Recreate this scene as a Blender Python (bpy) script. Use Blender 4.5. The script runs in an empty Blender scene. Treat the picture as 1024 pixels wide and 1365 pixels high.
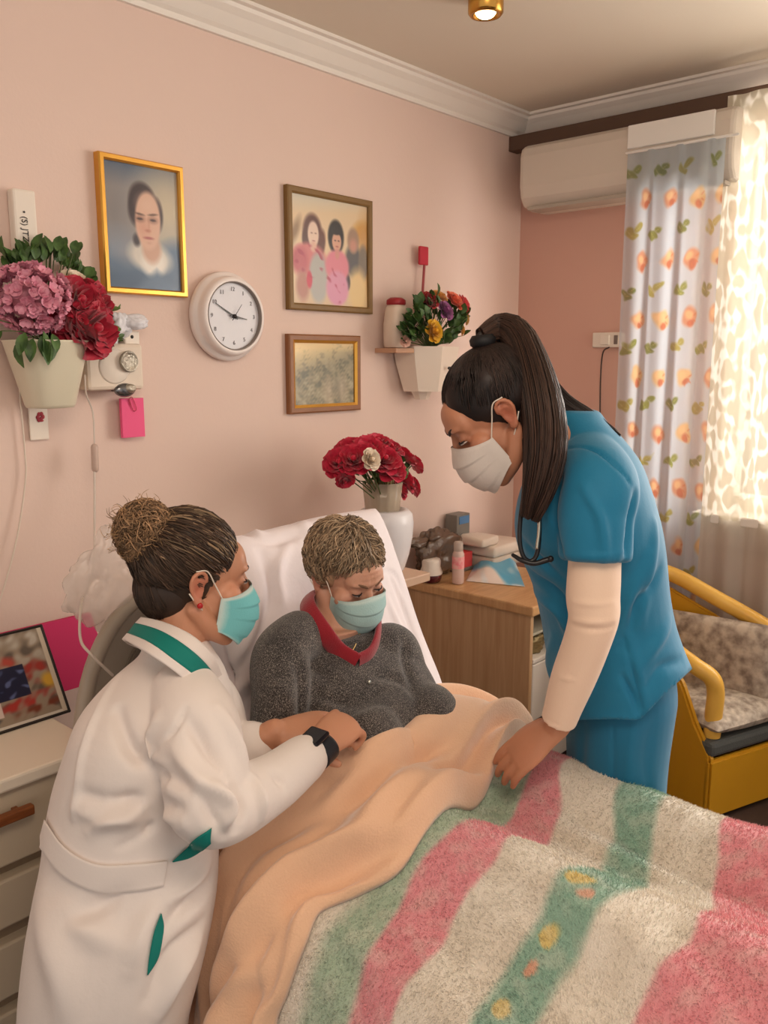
import bpy, bmesh, math, random
import numpy as np
from mathutils import Vector, Matrix
R = math.radians
rng = np.random.default_rng(7)
random.seed(7)
SC = bpy.context.scene
COL = SC.collection

# ------------------------------------------------------------------ camera
F = 1130.0; CX, CY = 512.0, 682.5
PITCH = R(10.13); AZ = R(41.85); CAMH = 1.5
cd = bpy.data.cameras.new('camera'); cam = bpy.data.objects.new('camera', cd); COL.objects.link(cam)
cam.location = (0, 0, CAMH); cam.rotation_euler = (R(90) - PITCH, 0, AZ - R(90))
cd.sensor_fit = 'VERTICAL'; cd.sensor_height = 36.0; cd.lens = 36.0 * F / 1365.0
cd.clip_start = 0.05
SC.camera = cam

# ------------------------------------------------------------------ view, world, light
SC.view_settings.view_transform = 'Standard'
SC.view_settings.look = 'None'
SC.view_settings.gamma = 1.0
SC.view_settings.exposure = 0.84
def lin(c):
    c = np.asarray(c, dtype=float) / 255.0
    return np.where(c <= 0.04045, c / 12.92, ((c + 0.055) / 1.055) ** 2.4)
def rgba(c): return (*[float(x) for x in lin(c)], 1.0)
wd = bpy.data.worlds.new('world'); SC.world = wd; wd.use_nodes = True
wd.node_tree.nodes['Background'].inputs[0].default_value = rgba((255, 246, 238))
wd.node_tree.nodes['Background'].inputs[1].default_value = 0.50
def area(name, loc, target, size, size_y, power, color):
    l = bpy.data.lights.new(name, 'AREA'); l.shape = 'RECTANGLE'; l.size = size; l.size_y = size_y
    l.energy = power; l.color = [float(x) for x in lin(color)]
    o = bpy.data.objects.new(name, l); COL.objects.link(o); o.location = loc
    o.rotation_euler = (Vector(target) - Vector(loc)).to_track_quat('-Z', 'Y').to_euler()
    return o
# daylight coming in through the curtained window on the right
area('window_daylight', (3.75, 0.2, 1.75), (1.0, 0.6, 1.0), 2.4, 1.6, 125, (255, 248, 240))
# added warm overhead fill with no fixture in view
area('overhead_fill', (0.35, 0.0, 2.46), (1.0, 1.1, 0.6), 0.9, 0.9, 14, (255, 234, 212))

# ------------------------------------------------------------------ geometry helpers
_P, _A = PITCH, AZ
FWH = np.array([math.cos(_A), math.sin(_A), 0.0]); RT = np.array([math.sin(_A), -math.cos(_A), 0.0]); UPV = np.array([0, 0, 1.0])
FW = math.cos(_P) * FWH - math.sin(_P) * UPV; UP = math.sin(_P) * FWH + math.cos(_P) * UPV
CAM = np.array([0, 0, CAMH])
def V(px, py, D=None, X=None, Y=None, Z=None):
    """a point of the room, surveyed from the photograph: sight line and distance or wall plane"""
    d = FW + RT * (px - CX) / F + UP * (CY - py) / F
    if X is not None: t = X / d[0]
    elif Y is not None: t = Y / d[1]
    elif Z is not None: t = (Z - CAMH) / d[2]
    else: t = D
    return CAM + t * d

def new_mesh(name, v, f, m=None, smooth=True, col=None, uv=None):
    me = bpy.data.meshes.new(name)
    me.from_pydata([tuple(map(float, p)) for p in v], [], [tuple(int(i) for i in q) for q in f])
    if col is not None:
        a = me.color_attributes.new('paint', 'FLOAT_COLOR', 'POINT')
        c = np.ones((len(v), 4)); c[:, :3] = col
        a.data.foreach_set('color', c.ravel().astype(np.float32))
    if smooth: me.polygons.foreach_set('use_smooth', [True] * len(me.polygons))
    if m: me.materials.append(m)
    me.update()
    return me
def link(name, me, parent=None, kind=None):
    o = bpy.data.objects.new(name, me); COL.objects.link(o)
    if parent is not None: o.parent = parent
    if kind: o['kind'] = kind
    return o
def tag(o, label, cat, group=None):
    o['label'] = label; o['category'] = cat
    if group: o['group'] = group
    return o
def thing(name, label, cat, loc=(0, 0, 0), rotz=0.0, group=None):
    o = bpy.data.objects.new(name, None); COL.objects.link(o)
    o.location = tuple(map(float, loc)); o.rotation_euler = (0, 0, rotz); o.empty_display_size = 0.05
    return tag(o, label, cat, group)
def copy_tree(o, parent=None):
    c = o.copy(); COL.objects.link(c)
    if parent is not None: c.parent = parent
    for ch in [x for x in bpy.data.objects if x.parent == o]: copy_tree(ch, c)
    return c

class MB:
    def __init__(s): s.v = []; s.f = []; s.c = []
    def add(s, v, f, c=None):
        n = len(s.v); s.v.extend([tuple(p) for p in v]); s.f.extend([tuple(i + n for i in q) for q in f])
        if c is not None:
            c = np.asarray(c, dtype=float)
            s.c.extend([tuple(c)] * len(v) if c.ndim == 1 else [tuple(x) for x in c])
        return s
    def build(s, name, m, parent=None, smooth=True, kind=None):
        return link(name, new_mesh(name, s.v, s.f, m, smooth, col=np.array(s.c) if s.c else None), parent, kind)

def box_vf(x0, x1, y0, y1, z0, z1, bev=0.0, seg=2):
    bm = bmesh.new(); bmesh.ops.create_cube(bm, size=1.0)
    for v in bm.verts:
        v.co = Vector((x0 + (v.co.x + .5) * (x1 - x0), y0 + (v.co.y + .5) * (y1 - y0), z0 + (v.co.z + .5) * (z1 - z0)))
    if bev > 0: bmesh.ops.bevel(bm, geom=bm.edges[:], offset=bev, segments=seg, profile=0.5, affect='EDGES')
    bm.verts.index_update()
    v = [tuple(p.co) for p in bm.verts]; f = [tuple(p.index for p in q.verts) for q in bm.faces]; bm.free()
    return v, f
def box(name, m, x0, x1, y0, y1, z0, z1, bev=0.004, parent=None, kind=None, seg=2):
    v, f = box_vf(x0, x1, y0, y1, z0, z1, bev, seg)
    return link(name, new_mesh(name, v, f, m, smooth=False), parent, kind)
def catmull(P, n):
    P = np.asarray(P, dtype=float)
    if len(P) == 2: return P[0] + (P[1] - P[0]) * np.linspace(0, 1, n)[:, None]
    Q = np.vstack([2 * P[0] - P[1], P, 2 * P[-1] - P[-2]])
    t = np.linspace(0, len(P) - 1 - 1e-9, n); i = t.astype(int); u = (t - i)[:, None]
    p0, p1, p2, p3 = Q[i], Q[i + 1], Q[i + 2], Q[i + 3]
    return 0.5 * (2 * p1 + (p2 - p0) * u + (2 * p0 - 5 * p1 + 4 * p2 - p3) * u ** 2 + (3 * p1 - p0 - 3 * p2 + p3) * u ** 3)
def nrm(a):
    a = np.asarray(a, dtype=float); return a / (np.linalg.norm(a, axis=-1, keepdims=True) + 1e-12)
def frames(P, side=None):
    T = nrm(np.gradient(P, axis=0)); n = len(P); A = np.zeros((n, 3))
    s = np.array(side, dtype=float) if side is not None else (np.array([0, 0, 1.0]) if abs(T[0][2]) < .9 else np.array([1.0, 0, 0]))
    for i in range(n):
        if side is not None and np.ndim(side) == 1: s = np.array(side, dtype=float)
        a = s - T[i] * np.dot(s, T[i]); a = a / (np.linalg.norm(a) + 1e-9); A[i] = a; s = a
    return T, A, np.cross(T, A)
def tube(P, r, n=12, res=None, side=None, cap=True, round_cap=True):
    """tapering tube; r = radii (scalar, list or list of (a,b)); a along 'side'"""
    P = np.asarray(P, dtype=float); r = np.asarray(r, dtype=float)
    if r.ndim == 0: r = np.full(len(P), float(r))
    if r.ndim == 1: r = np.stack([r, r], 1)
    if r.shape[0] != len(P): r = np.repeat(r[:1], len(P), 0)
    m = res or len(P)
    Q = catmull(P, m); rr = np.clip(catmull(r, m), 1e-5, None)
    if round_cap and cap:
        T = nrm(np.gradient(Q, axis=0)); k = 3
        th = np.linspace(0, math.pi / 2, k + 1)[:-1]
        r0 = rr[0].mean(); r1 = rr[-1].mean()
        s0 = [Q[0] - T[0] * r0 * math.cos(t) for t in th]; s1 = [Q[-1] + T[-1] * r1 * math.cos(t) for t in th[::-1]]
        q0 = [rr[0] * max(math.sin(t), .12) for t in th]; q1 = [rr[-1] * max(math.sin(t), .12) for t in th[::-1]]
        Q = np.vstack([s0, Q, s1]); rr = np.vstack([q0, rr, q1])
    T, A, B = frames(Q, side)
    th = np.linspace(0, 2 * math.pi, n, endpoint=False)
    v = (Q[:, None, :] + A[:, None, :] * (np.cos(th)[None, :, None] * rr[:, 0][:, None, None]) + B[:, None, :] * (np.sin(th)[None, :, None] * rr[:, 1][:, None, None])).reshape(-1, 3)
    f = []
    for i in range(len(Q) - 1):
        for j in range(n):
            k = (j + 1) % n; f.append((i * n + j, i * n + k, (i + 1) * n + k, (i + 1) * n + j))
    if cap:
        f.append(tuple(range(n - 1, -1, -1))); f.append(tuple((len(Q) - 1) * n + j for j in range(n)))
    return v, f
def lathe(prof, n=32, center=(0, 0, 0), axis=(0, 0, 1), cap=False):
    """prof: list of (radius, height)"""
    ax = Vector(axis).normalized(); q = Vector((0, 0, 1)).rotation_difference(ax)
    v = []; f = []
    for (r, h) in prof:
        for j in range(n):
            t = 2 * math.pi * j / n
            v.append(tuple(q @ Vector((r * math.cos(t), r * math.sin(t), h)) + Vector(center)))
    for i in range(len(prof) - 1):
        for j in range(n):
            k = (j + 1) % n; f.append((i * n + j, i * n + k, (i + 1) * n + k, (i + 1) * n + j))
    if cap:
        f.append(tuple(range(n - 1, -1, -1))); f.append(tuple((len(prof) - 1) * n + j for j in range(n)))
    return v, f
def ell(c, r, M=None, nu=24, nv=16):
    c = np.asarray(c, float); r = np.asarray(r, float) * np.ones(3)
    v = [(0, 0, 1)]; 
    for i in range(1, nv):
        a = math.pi * i / nv
        for j in range(nu):
            b = 2 * math.pi * j / nu; v.append((math.sin(a) * math.cos(b), math.sin(a) * math.sin(b), math.cos(a)))
    v.append((0, 0, -1)); v = np.array(v) * r
    if M is not None: v = v @ np.asarray(M, float).T
    v = v + c; f = []
    for j in range(nu): f.append((0, 1 + j, 1 + (j + 1) % nu))
    for i in range(nv - 2):
        for j in range(nu):
            a = 1 + i * nu + j; b = 1 + i * nu + (j + 1) % nu; f.append((a, a + nu, b + nu, b))
    L = len(v) - 1; s = 1 + (nv - 2) * nu
    for j in range(nu): f.append((L, s + (j + 1) % nu, s + j))
    return v, f
def grid_f(nu, nv):
    i, j = np.meshgrid(np.arange(nv - 1), np.arange(nu - 1), indexing='ij')
    a = (i * nu + j).ravel(); return np.stack([a, a + 1, a + nu + 1, a + nu], 1)
def rot_to(d, up=(0, 0, 1)):
    d = nrm(d); u = np.asarray(up, float); x = nrm(np.cross(d, u)); z = np.cross(x, d); return np.stack([x, d, z], 1)

def union(name, parts, voxel, m, parent=None, smooth=6, fn=None, fac=0.5, colfn=None):
    """one continuous skin around overlapping closed shapes"""
    mb = MB()
    for v, f in parts: mb.add(v, f)
    bm = bmesh.new(); me0 = new_mesh('tmp', mb.v, mb.f)
    bm.from_mesh(me0); bmesh.ops.recalc_face_normals(bm, faces=bm.faces[:]); bm.to_mesh(me0); bm.free()
    o = bpy.data.objects.new('tmp', me0); COL.objects.link(o)
    r = o.modifiers.new('r', 'REMESH'); r.mode = 'VOXEL'; r.voxel_size = voxel; r.adaptivity = 0
    s = o.modifiers.new('s', 'SMOOTH'); s.iterations = smooth; s.factor = fac
    dg = bpy.context.evaluated_depsgraph_get(); dg.update()
    me = bpy.data.meshes.new_from_object(o.evaluated_get(dg)); me.name = name
    bpy.data.objects.remove(o); bpy.data.meshes.remove(me0)
    if fn is not None:
        n = len(me.vertices); co = np.empty(n * 3); me.vertices.foreach_get('co', co); co = co.reshape(-1, 3)
        no = np.empty(n * 3); me.vertex_normals.foreach_get('vector', no); no = no.reshape(-1, 3)
        co = fn(co, no); me.vertices.foreach_set('co', co.ravel()); me.update()
    if colfn is not None:
        n = len(me.vertices); co = np.empty(n * 3); me.vertices.foreach_get('co', co)
        a = me.color_attributes.new('paint', 'FLOAT_COLOR', 'POINT'); c = np.ones((n, 4)); c[:, :3] = colfn(co.reshape(-1, 3))
        a.data.foreach_set('color', c.ravel().astype(np.float32))
    me.polygons.foreach_set('use_smooth', [True] * len(me.polygons))
    me.materials.clear(); me.materials.append(m); me.update()
    return link(name, me, parent)

# smooth numpy noise: a fixed sum of plane waves
_W = {}
def wav(p, scale, seed=0, n=14):
    if seed not in _W:
        g = np.random.default_rng(seed + 100); k = nrm(g.normal(size=(n, 3))) * g.uniform(.6, 1.6, (n, 1)); _W[seed] = (k, g.uniform(0, 6.28, n))
    k, ph = _W[seed]
    return np.sin(np.asarray(p) @ (k.T * scale) + ph).sum(1) / math.sqrt(n / 2.0)
def seg_ridge(p, a, b, w):
    a = np.asarray(a, float); b = np.asarray(b, float); d = b - a; t = np.clip(((p - a) @ d) / (d @ d), 0, 1)
    q = np.linalg.norm(p - a - t[:, None] * d, axis=1)
    return np.exp(-(q / w) ** 2) * np.clip(np.sin(math.pi * (0.06 + 0.88 * t)), 0, 1) ** .6
def folds(lines):
    """lines: (list of points, width, height) raised or sunk along the normal"""
    def fn(co, no):
        h = np.zeros(len(co))
        for pts, w, hh in lines:
            P = catmull(pts, 8); best = np.zeros(len(co))
            for a, b in zip(P[:-1], P[1:]):
                d = b - a; t = np.clip(((co - a) @ d) / (d @ d + 1e-12), 0, 1)
                q = np.linalg.norm(co - a - t[:, None] * d, axis=1); best = np.maximum(best, np.exp(-(q / w) ** 2))
            L = np.linalg.norm(P[-1] - P[0]); tt = np.clip(((co - P[0]) @ (P[-1] - P[0])) / (L * L), 0, 1)
            h += hh * best * (0.35 + 0.65 * np.sin(math.pi * tt))
        return co + no * h[:, None]
    return fn

# ------------------------------------------------------------------ materials
MATS = {}
def mat(name, color=(200, 200, 200), rough=0.6, var=0.0, vscale=20.0, bump=0.0, bscale=60.0, attr=False, metal=0.0, sheen=0.0,
        sss=0.0, trans=0.0, alpha=1.0, spec=0.5, color2=None, wood=None, emit=0.0, weave=0.0, coat=0.0, detail=4.0, ior=1.45):
    if name in MATS: return MATS[name]
    m = bpy.data.materials.new(name); m.use_nodes = True; nt = m.node_tree; N = nt.nodes; L = nt.links
    b = N['Principled BSDF']; b.inputs['Base Color'].default_value = rgba(color); b.inputs['Roughness'].default_value = rough
    b.inputs['Metallic'].default_value = metal; b.inputs['Specular IOR Level'].default_value = spec; b.inputs['IOR'].default_value = ior
    b.inputs['Sheen Weight'].default_value = sheen; b.inputs['Coat Weight'].default_value = coat
    if sss: b.inputs['Subsurface Weight'].default_value = sss; b.inputs['Subsurface Radius'].default_value = (.012, .005, .003); b.inputs['Subsurface Scale'].default_value = 1.0
    b.inputs['Transmission Weight'].default_value = trans; b.inputs['Alpha'].default_value = alpha
    tc = N.new('ShaderNodeTexCoord'); src = None
    if attr:
        a = N.new('ShaderNodeAttribute'); a.attribute_name = 'paint'; src = a.outputs['Color']
    if wood:
        mp = N.new('ShaderNodeMapping'); mp.inputs['Scale'].default_value = wood; L.new(tc.outputs['Object'], mp.inputs[0])
        nz = N.new('ShaderNodeTexNoise'); nz.inputs['Scale'].default_value = 6; nz.inputs['Detail'].default_value = 6; nz.inputs['Distortion'].default_value = .6
        L.new(mp.outputs[0], nz.inputs['Vector']); cr = N.new('ShaderNodeValToRGB')
        cr.color_ramp.elements[0].position = .32; cr.color_ramp.elements[1].position = .68
        cr.color_ramp.elements[0].color = rgba(color); cr.color_ramp.elements[1].color = rgba(color2 or color)
        L.new(nz.outputs['Fac'], cr.inputs[0]); src = cr.outputs[0]
    elif var or color2:
        nz = N.new('ShaderNodeTexNoise'); nz.inputs['Scale'].default_value = vscale; nz.inputs['Detail'].default_value = detail
        L.new(tc.outputs['Object'], nz.inputs['Vector'])
        if color2:
            cr = N.new('ShaderNodeValToRGB'); cr.color_ramp.elements[0].position = .35; cr.color_ramp.elements[1].position = .65
            cr.color_ramp.elements[0].color = rgba(color); cr.color_ramp.elements[1].color = rgba(color2); L.new(nz.outputs['Fac'], cr.inputs[0]); src = cr.outputs[0]
        else:
            mr = N.new('ShaderNodeMapRange'); mr.inputs[3].default_value = 1 - var; mr.inputs[4].default_value = 1 + var; L.new(nz.outputs['Fac'], mr.inputs[0])
            vm = N.new('ShaderNodeVectorMath'); vm.operation = 'SCALE'
            if src is not None: L.new(src, vm.inputs[0])
            else: vm.inputs[0].default_value = rgba(color)[:3]
            L.new(mr.outputs[0], vm.inputs['Scale']); src = vm.outputs[0]
    if src is not None: L.new(src, b.inputs['Base Color'])
    if bump or weave:
        nz2 = N.new('ShaderNodeTexNoise'); nz2.inputs['Scale'].default_value = bscale; nz2.inputs['Detail'].default_value = 5
        L.new(tc.outputs['Object'], nz2.inputs['Vector']); bp = N.new('ShaderNodeBump'); bp.inputs['Strength'].default_value = bump or weave
        bp.inputs['Distance'].default_value = 0.01; L.new(nz2.outputs['Fac'], bp.inputs['Height']); L.new(bp.outputs[0], b.inputs['Normal'])
    if emit:
        b.inputs['Emission Color'].default_value = rgba(color); b.inputs['Emission Strength'].default_value = emit
    MATS[name] = m
    return m
def sheer(name, color, trans_amt, transl=0.6, attr=False, rough=0.9):
    """thin curtain cloth: part see-through, part diffusing"""
    if name in MATS: return MATS[name]
    m = bpy.data.materials.new(name); m.use_nodes = True; nt = m.node_tree; N = nt.nodes; L = nt.links
    for n in list(N):
        if n.type != 'OUTPUT_MATERIAL': N.remove(n)
    out = [n for n in N if n.type == 'OUTPUT_MATERIAL'][0]
    d = N.new('ShaderNodeBsdfDiffuse'); t = N.new('ShaderNodeBsdfTranslucent'); tr = N.new('ShaderNodeBsdfTransparent')
    d.inputs[0].default_value = rgba(color); t.inputs[0].default_value = rgba(color)
    m1 = N.new('ShaderNodeMixShader'); m1.inputs[0].default_value = transl; L.new(d.outputs[0], m1.inputs[1]); L.new(t.outputs[0], m1.inputs[2])
    m2 = N.new('ShaderNodeMixShader'); m2.inputs[0].default_value = trans_amt; L.new(m1.outputs[0], m2.inputs[1]); L.new(tr.outputs[0], m2.inputs[2])
    if attr:
        a = N.new('ShaderNodeAttribute'); a.attribute_name = 'paint'; L.new(a.outputs['Color'], d.inputs[0]); L.new(a.outputs['Color'], t.inputs[0])
        iv = N.new('ShaderNodeMath'); iv.operation = 'MULTIPLY'; iv.inputs[1].default_value = trans_amt
        L.new(a.outputs['Alpha'], iv.inputs[0]); L.new(iv.outputs[0], m2.inputs[0])
    L.new(m2.outputs[0], out.inputs[0]); MATS[name] = m
    return m
def painted_sheet(name, P, paint, m, parent=None, alpha=None):
    """P: (nv,nu,3) grid, paint(u,v)->rgb 0..255"""
    nv, nu = P.shape[:2]; u, v = np.meshgrid(np.linspace(0, 1, nu), np.linspace(0, 1, nv))
    c = lin(paint(u.ravel(), v.ravel()))
    me = new_mesh(name, P.reshape(-1, 3), grid_f(nu, nv), m, True, col=c)
    if alpha is not None:
        a = me.color_attributes['paint']; cc = np.ones((nu * nv, 4), np.float32); cc[:, :3] = c; cc[:, 3] = alpha(u.ravel(), v.ravel()); a.data.foreach_set('color', cc.ravel())
    return link(name, me, parent)
def blend(c, col, a):
    return c * (1 - a[:, None]) + np.asarray(col, float) * a[:, None]
def soft_ell(u, v, cx, cy, rx, ry, soft=.15, ang=0.0):
    ca, sa = math.cos(ang), math.sin(ang); du, dv = u - cx, v - cy
    x = (du * ca + dv * sa) / rx; y = (-du * sa + dv * ca) / ry
    return np.clip((1 + soft - np.sqrt(x * x + y * y)) / (2 * soft), 0, 1)
def n2(u, v, s, seed): return wav(np.stack([u, v, 0 * u], 1), s, seed)
# ================================================================== the room
W = 2.13; XB = 3.27; HC = 2.51
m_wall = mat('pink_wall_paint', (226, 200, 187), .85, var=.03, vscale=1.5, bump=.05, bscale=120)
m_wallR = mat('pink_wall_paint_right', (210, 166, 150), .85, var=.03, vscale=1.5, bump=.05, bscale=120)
m_ceil = mat('ceiling_paint', (226, 215, 198), .9, var=.015, vscale=2)
m_white = mat('white_paint', (236, 228, 218), .55)
m_floor = mat('dark_laminate', (46, 31, 24), .35, color2=(66, 45, 34), wood=(2, 14, 2))
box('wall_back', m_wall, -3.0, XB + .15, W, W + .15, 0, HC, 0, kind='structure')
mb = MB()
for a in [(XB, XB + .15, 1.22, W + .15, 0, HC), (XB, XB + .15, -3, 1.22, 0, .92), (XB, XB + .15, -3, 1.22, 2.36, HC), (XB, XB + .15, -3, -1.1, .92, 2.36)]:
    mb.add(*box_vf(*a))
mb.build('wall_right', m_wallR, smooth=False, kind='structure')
box('ceiling', m_ceil, -3.0, XB + .15, -3.0, W + .15, HC, HC + .1, 0, kind='structure')
box('floor', m_floor, -3.0, XB + .15, -3.0, W + .15, -.1, 0, 0, kind='structure')
prof = [(0, 0), (0, -.085), (.012, -.085), (.014, -.07), (.026, -.062), (.05, -.036), (.068, -.022), (.072, -.012), (.088, -.010), (.088, 0)]
def cornice(name, p0, p1, out):
    v = []; n = len(prof)
    for p in (p0, p1):
        for d, h in prof: v.append((p[0] + out[0] * d, p[1] + out[1] * d, HC + h))
    f = [(i, (i + 1) % n, n + (i + 1) % n, n + i) for i in range(n)] + [tuple(range(n)), tuple(range(2 * n - 1, n - 1, -1))]
    return link(name, new_mesh(name, v, f, m_white, False), kind='structure')
cornice('trim_1', (-3, W), (XB, W), (0, -1)); cornice('trim_2', (XB, W), (XB, -3), (-1, 0))
box('baseboard_back', m_white, -3, XB, W - .015, W, 0, .07, .003, kind='structure')
box('baseboard_right', m_white, XB - .015, XB, -3, W - .015, 0, .07, .003, kind='structure')
# window: frame, mullions, panes, sill
m_pane = sheer('window_glass', (235, 240, 245), .92, .2)
wf = MB()
for a in [(3.3, 3.38, -1.1, 1.22, .92, .99), (3.3, 3.38, -1.1, 1.22, 2.29, 2.36), (3.3, 3.38, 1.15, 1.22, .99, 2.29), (3.3, 3.38, -1.1, -1.03, .99, 2.29), (3.3, 3.38, .38, .46, .99, 2.29), (3.3, 3.38, -.38, -.30, .99, 2.29)]:
    wf.add(*box_vf(*a, .006))
win = wf.build('window_1', m_white, smooth=False, kind='structure')
for y0, y1 in ((.46, 1.15), (-.30, .38), (-1.03, -.38)): box('pane', m_pane, 3.335, 3.341, y0, y1, .99, 2.29, 0, win)
box('window_sill', m_white, 3.14, 3.30, -1.15, 1.25, .90, .935, .006, kind='structure')

# ceiling spot lamp
lp = V(648, -6, Z=HC)
lamp = thing('ceiling_spot', 'small gold spotlight glowing warm in the ceiling near the top edge', 'lamp', (lp[0], lp[1], HC))
link('lamp_housing', new_mesh('lamp_housing', *lathe([(.05, 0), (.05, -.045), (.044, -.052), (.036, -.052), (.034, -.02), (.0, -.02)], 32), mat('brass', (196, 146, 70), .25, metal=1)), lamp)
link('bulb', new_mesh('bulb', *ell((0, 0, -.04), (.03, .03, .02)), mat('bulb_glow', (255, 228, 180), .4, emit=12)), lamp)

# ------------------------------------------------------------------ air conditioner
m_ac = mat('ac_plastic', (212, 200, 186), .4)
m_ac2 = mat('ac_flap_plastic', (236, 232, 226), .35)
ac = thing('air_conditioner', 'long off-white wall air conditioner high in the corner above the flowered curtain', 'air conditioner', (XB, 1.6, 2.235))
def ac_prof():
    pts = [(0, -.125), (.10, -.128), (.165, -.115), (.19, -.085), (.2, -.04), (.2, .075), (.192, .105), (.17, .12), (.1, .128), (0, .128)]
    return pts
v = []; P = ac_prof(); ys = [.415, .41, .395, -.43, -.44, -.445]; sc = [.93, .98, 1, 1, .98, .94]
for y, s in zip(ys, sc):
    for d, z in P: v.append((-d * (s if d > .05 else 1), y, z * s))
n = len(P); f = [(i * n + j, i * n + (j + 1) % n, (i + 1) * n + (j + 1) % n, (i + 1) * n + j) for i in range(len(ys) - 1) for j in range(n)] + [tuple(range(n - 1, -1, -1)), tuple((len(ys) - 1) * n + j for j in range(n))]
link('casing', new_mesh('casing', v, f, m_ac, False), ac)
box('front_flap', m_ac2, -.212, -.198, -.38, -.06, .03, .112, .004, ac)
box('louver', mat('ac_louver', (176, 164, 150), .5), -.185, -.09, -.42, .38, -.133, -.118, .003, ac)

# ------------------------------------------------------------------ curtains and painted shade above the air conditioner
shade_strip = thing('ac_shade_strip', 'dark brown strip added as the shade under the ceiling moulding above the air conditioner', 'shade strip', (3.2, .5, 2.40))
box('shade_bar', mat('strip_shade_brown', (92, 68, 54), .6), -.035, .03, -3.0, 1.98, -.034, .024, .003, shade_strip)  # dark strip added in place of the shade above the air conditioner
def curtain_grid(x0, y0, y1, z0, z1, nu, nv, waves, amp, seed, flare=0.0):
    u, v = np.meshgrid(np.linspace(0, 1, nu), np.linspace(0, 1, nv))
    g = np.random.default_rng(seed); ph = g.uniform(0, 6.28, 4)
    a = amp * (.45 + .55 * v)
    x = x0 + a * (np.sin(2 * math.pi * waves * u + ph[0] + .5 * v) + .45 * np.sin(2 * math.pi * waves * 1.9 * u + ph[1] - .8 * v) + .3 * np.sin(2 * math.pi * .6 * waves * u + ph[2]))
    y = y1 + (y0 - y1) * u + amp * .5 * np.sin(2 * math.pi * waves * u + ph[3]) + flare * (u - .5) * v
    z = z1 + (z0 - z1) * v
    return np.stack([x, y, z], 2)
def floral(u, v):
    c = np.tile(np.array([200., 213, 224]), (len(u), 1))
    c = blend(c, (232, 226, 216), np.clip(.5 + .5 * n2(u, v, 3, 5), 0, 1) * .3)
    g = np.random.default_rng(3)
    H, Wd = 1.9, .42                     # cloth size in metres
    X, Y = u * Wd, v * H
    for i in range(17):
        for j in range(4):
            cx = .035 + j * .115 + (0.0 if i % 2 == 0 else .045) + g.uniform(-.008, .008); cy = .065 + i * .093 + g.uniform(-.008, .008)
            if i % 2 == 1:              # orange rose motif
                b = g.choice([0, 1, 2]); col = [(224, 172, 132), (214, 152, 118), (228, 192, 140)][b]
                wob = .004 * n2(X * 90, Y * 90, 1.0, 11 + j)
                a = soft_ell(X + wob, Y + wob, cx, cy, .027, .030, .22); c = blend(c, col, a * .95)
                a = soft_ell(X + wob, Y, cx - .006, cy - .008, .012, .014, .35); c = blend(c, (244, 202, 150), a * .8)
                a = soft_ell(X, Y + wob, cx + .003, cy + .018, .011, .012, .3); c = blend(c, (190, 106, 80), a * .85)
                for t in (-.5, .6, 1.6): c = blend(c, (206, 120, 82), soft_ell(X, Y, cx + .018 * math.cos(t), cy + .018 * math.sin(t), .008, .003, .4, t) * .6)
            else:                       # pair of vine leaves
                for dx, dy, rr, an in ((-.014, .004, .016, .7), (.013, -.008, .013, -.6), (.0, .014, .011, .2)):
                    wob = .004 * n2(X * 120, Y * 120, 1.0, 21 + j)
                    c = blend(c, [(134, 150, 74), (112, 132, 66), (166, 164, 86)][(i + j) % 3], soft_ell(X + wob, Y - wob, cx + dx, cy + dy, rr * 1.15, rr * .85, .25, an) * .92)
                    c = blend(c, (196, 200, 130), soft_ell(X, Y, cx + dx, cy + dy, rr * .8, rr * .12, .5, an) * .5)
    return c
G = curtain_grid(3.04, 1.165, 1.52, .12, 2.245, 220, 520, 3.3, .016, 4)
cur = painted_sheet('floral_curtain', G, floral, sheer('floral_voile', (230, 230, 228), .30, .62, attr=True), alpha=lambda u, v: np.ones_like(u))
tag(cur, 'white voile curtain printed with orange roses and green vine leaves beside the window', 'curtain')
rod = tag(link('curtain_rod', new_mesh('curtain_rod', *tube([(3.04, 1.13, 2.247), (3.04, 1.53, 2.247)], .005, 10), m_ac2)), 'thin white rod along the top hem of the flowered curtain', 'curtain rod')
def lace(u, v):
    c = np.tile(np.array([204., 194, 172]), (len(u), 1))
    k = np.abs(wav(np.stack([u * 330, v * 130, 0 * u], 1), 1.0, 31)) + .4 * wav(np.stack([u * 560, v * 220, 0 * u], 1), 1.0, 33); c = blend(c, (252, 248, 238), np.clip(1.3 - k * 1.4, 0, 1) * (v < .63)); c = blend(c, (214, 206, 192), (v >= .63).astype(float))
    return c
def sstep_(x): x = np.clip(x, 0, 1); return x * x * (3 - 2 * x)
def lace_alpha(u, v):
    k = np.abs(wav(np.stack([u * 330, v * 130, 0 * u], 1), 1.0, 31)) + .4 * wav(np.stack([u * 560, v * 220, 0 * u], 1), 1.0, 33)
    pat = np.clip((k - .35) * 2.0, 0, 1)            # 1 = open net, 0 = thick motif
    low = np.clip((v - .625) * 20, 0, 1)                 # plain net below the lace band
    g_ = sstep_((u - .10) / .16); return ((.03 + .14 * pat) * (1 - low) + .8 * low) * (1 - g_) + (1.15 + .3 * pat) * g_
G = curtain_grid(3.135, -1.2, 1.215, .05, 2.40, 1500, 520, 17, .016, 9)
lc = painted_sheet('lace_curtain', G, lace, sheer('lace_net', (236, 230, 216), .46, .13, attr=True), alpha=lace_alpha)
tag(lc, 'sheer cream lace curtain hanging from the ceiling over the bright window', 'curtain')

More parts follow.
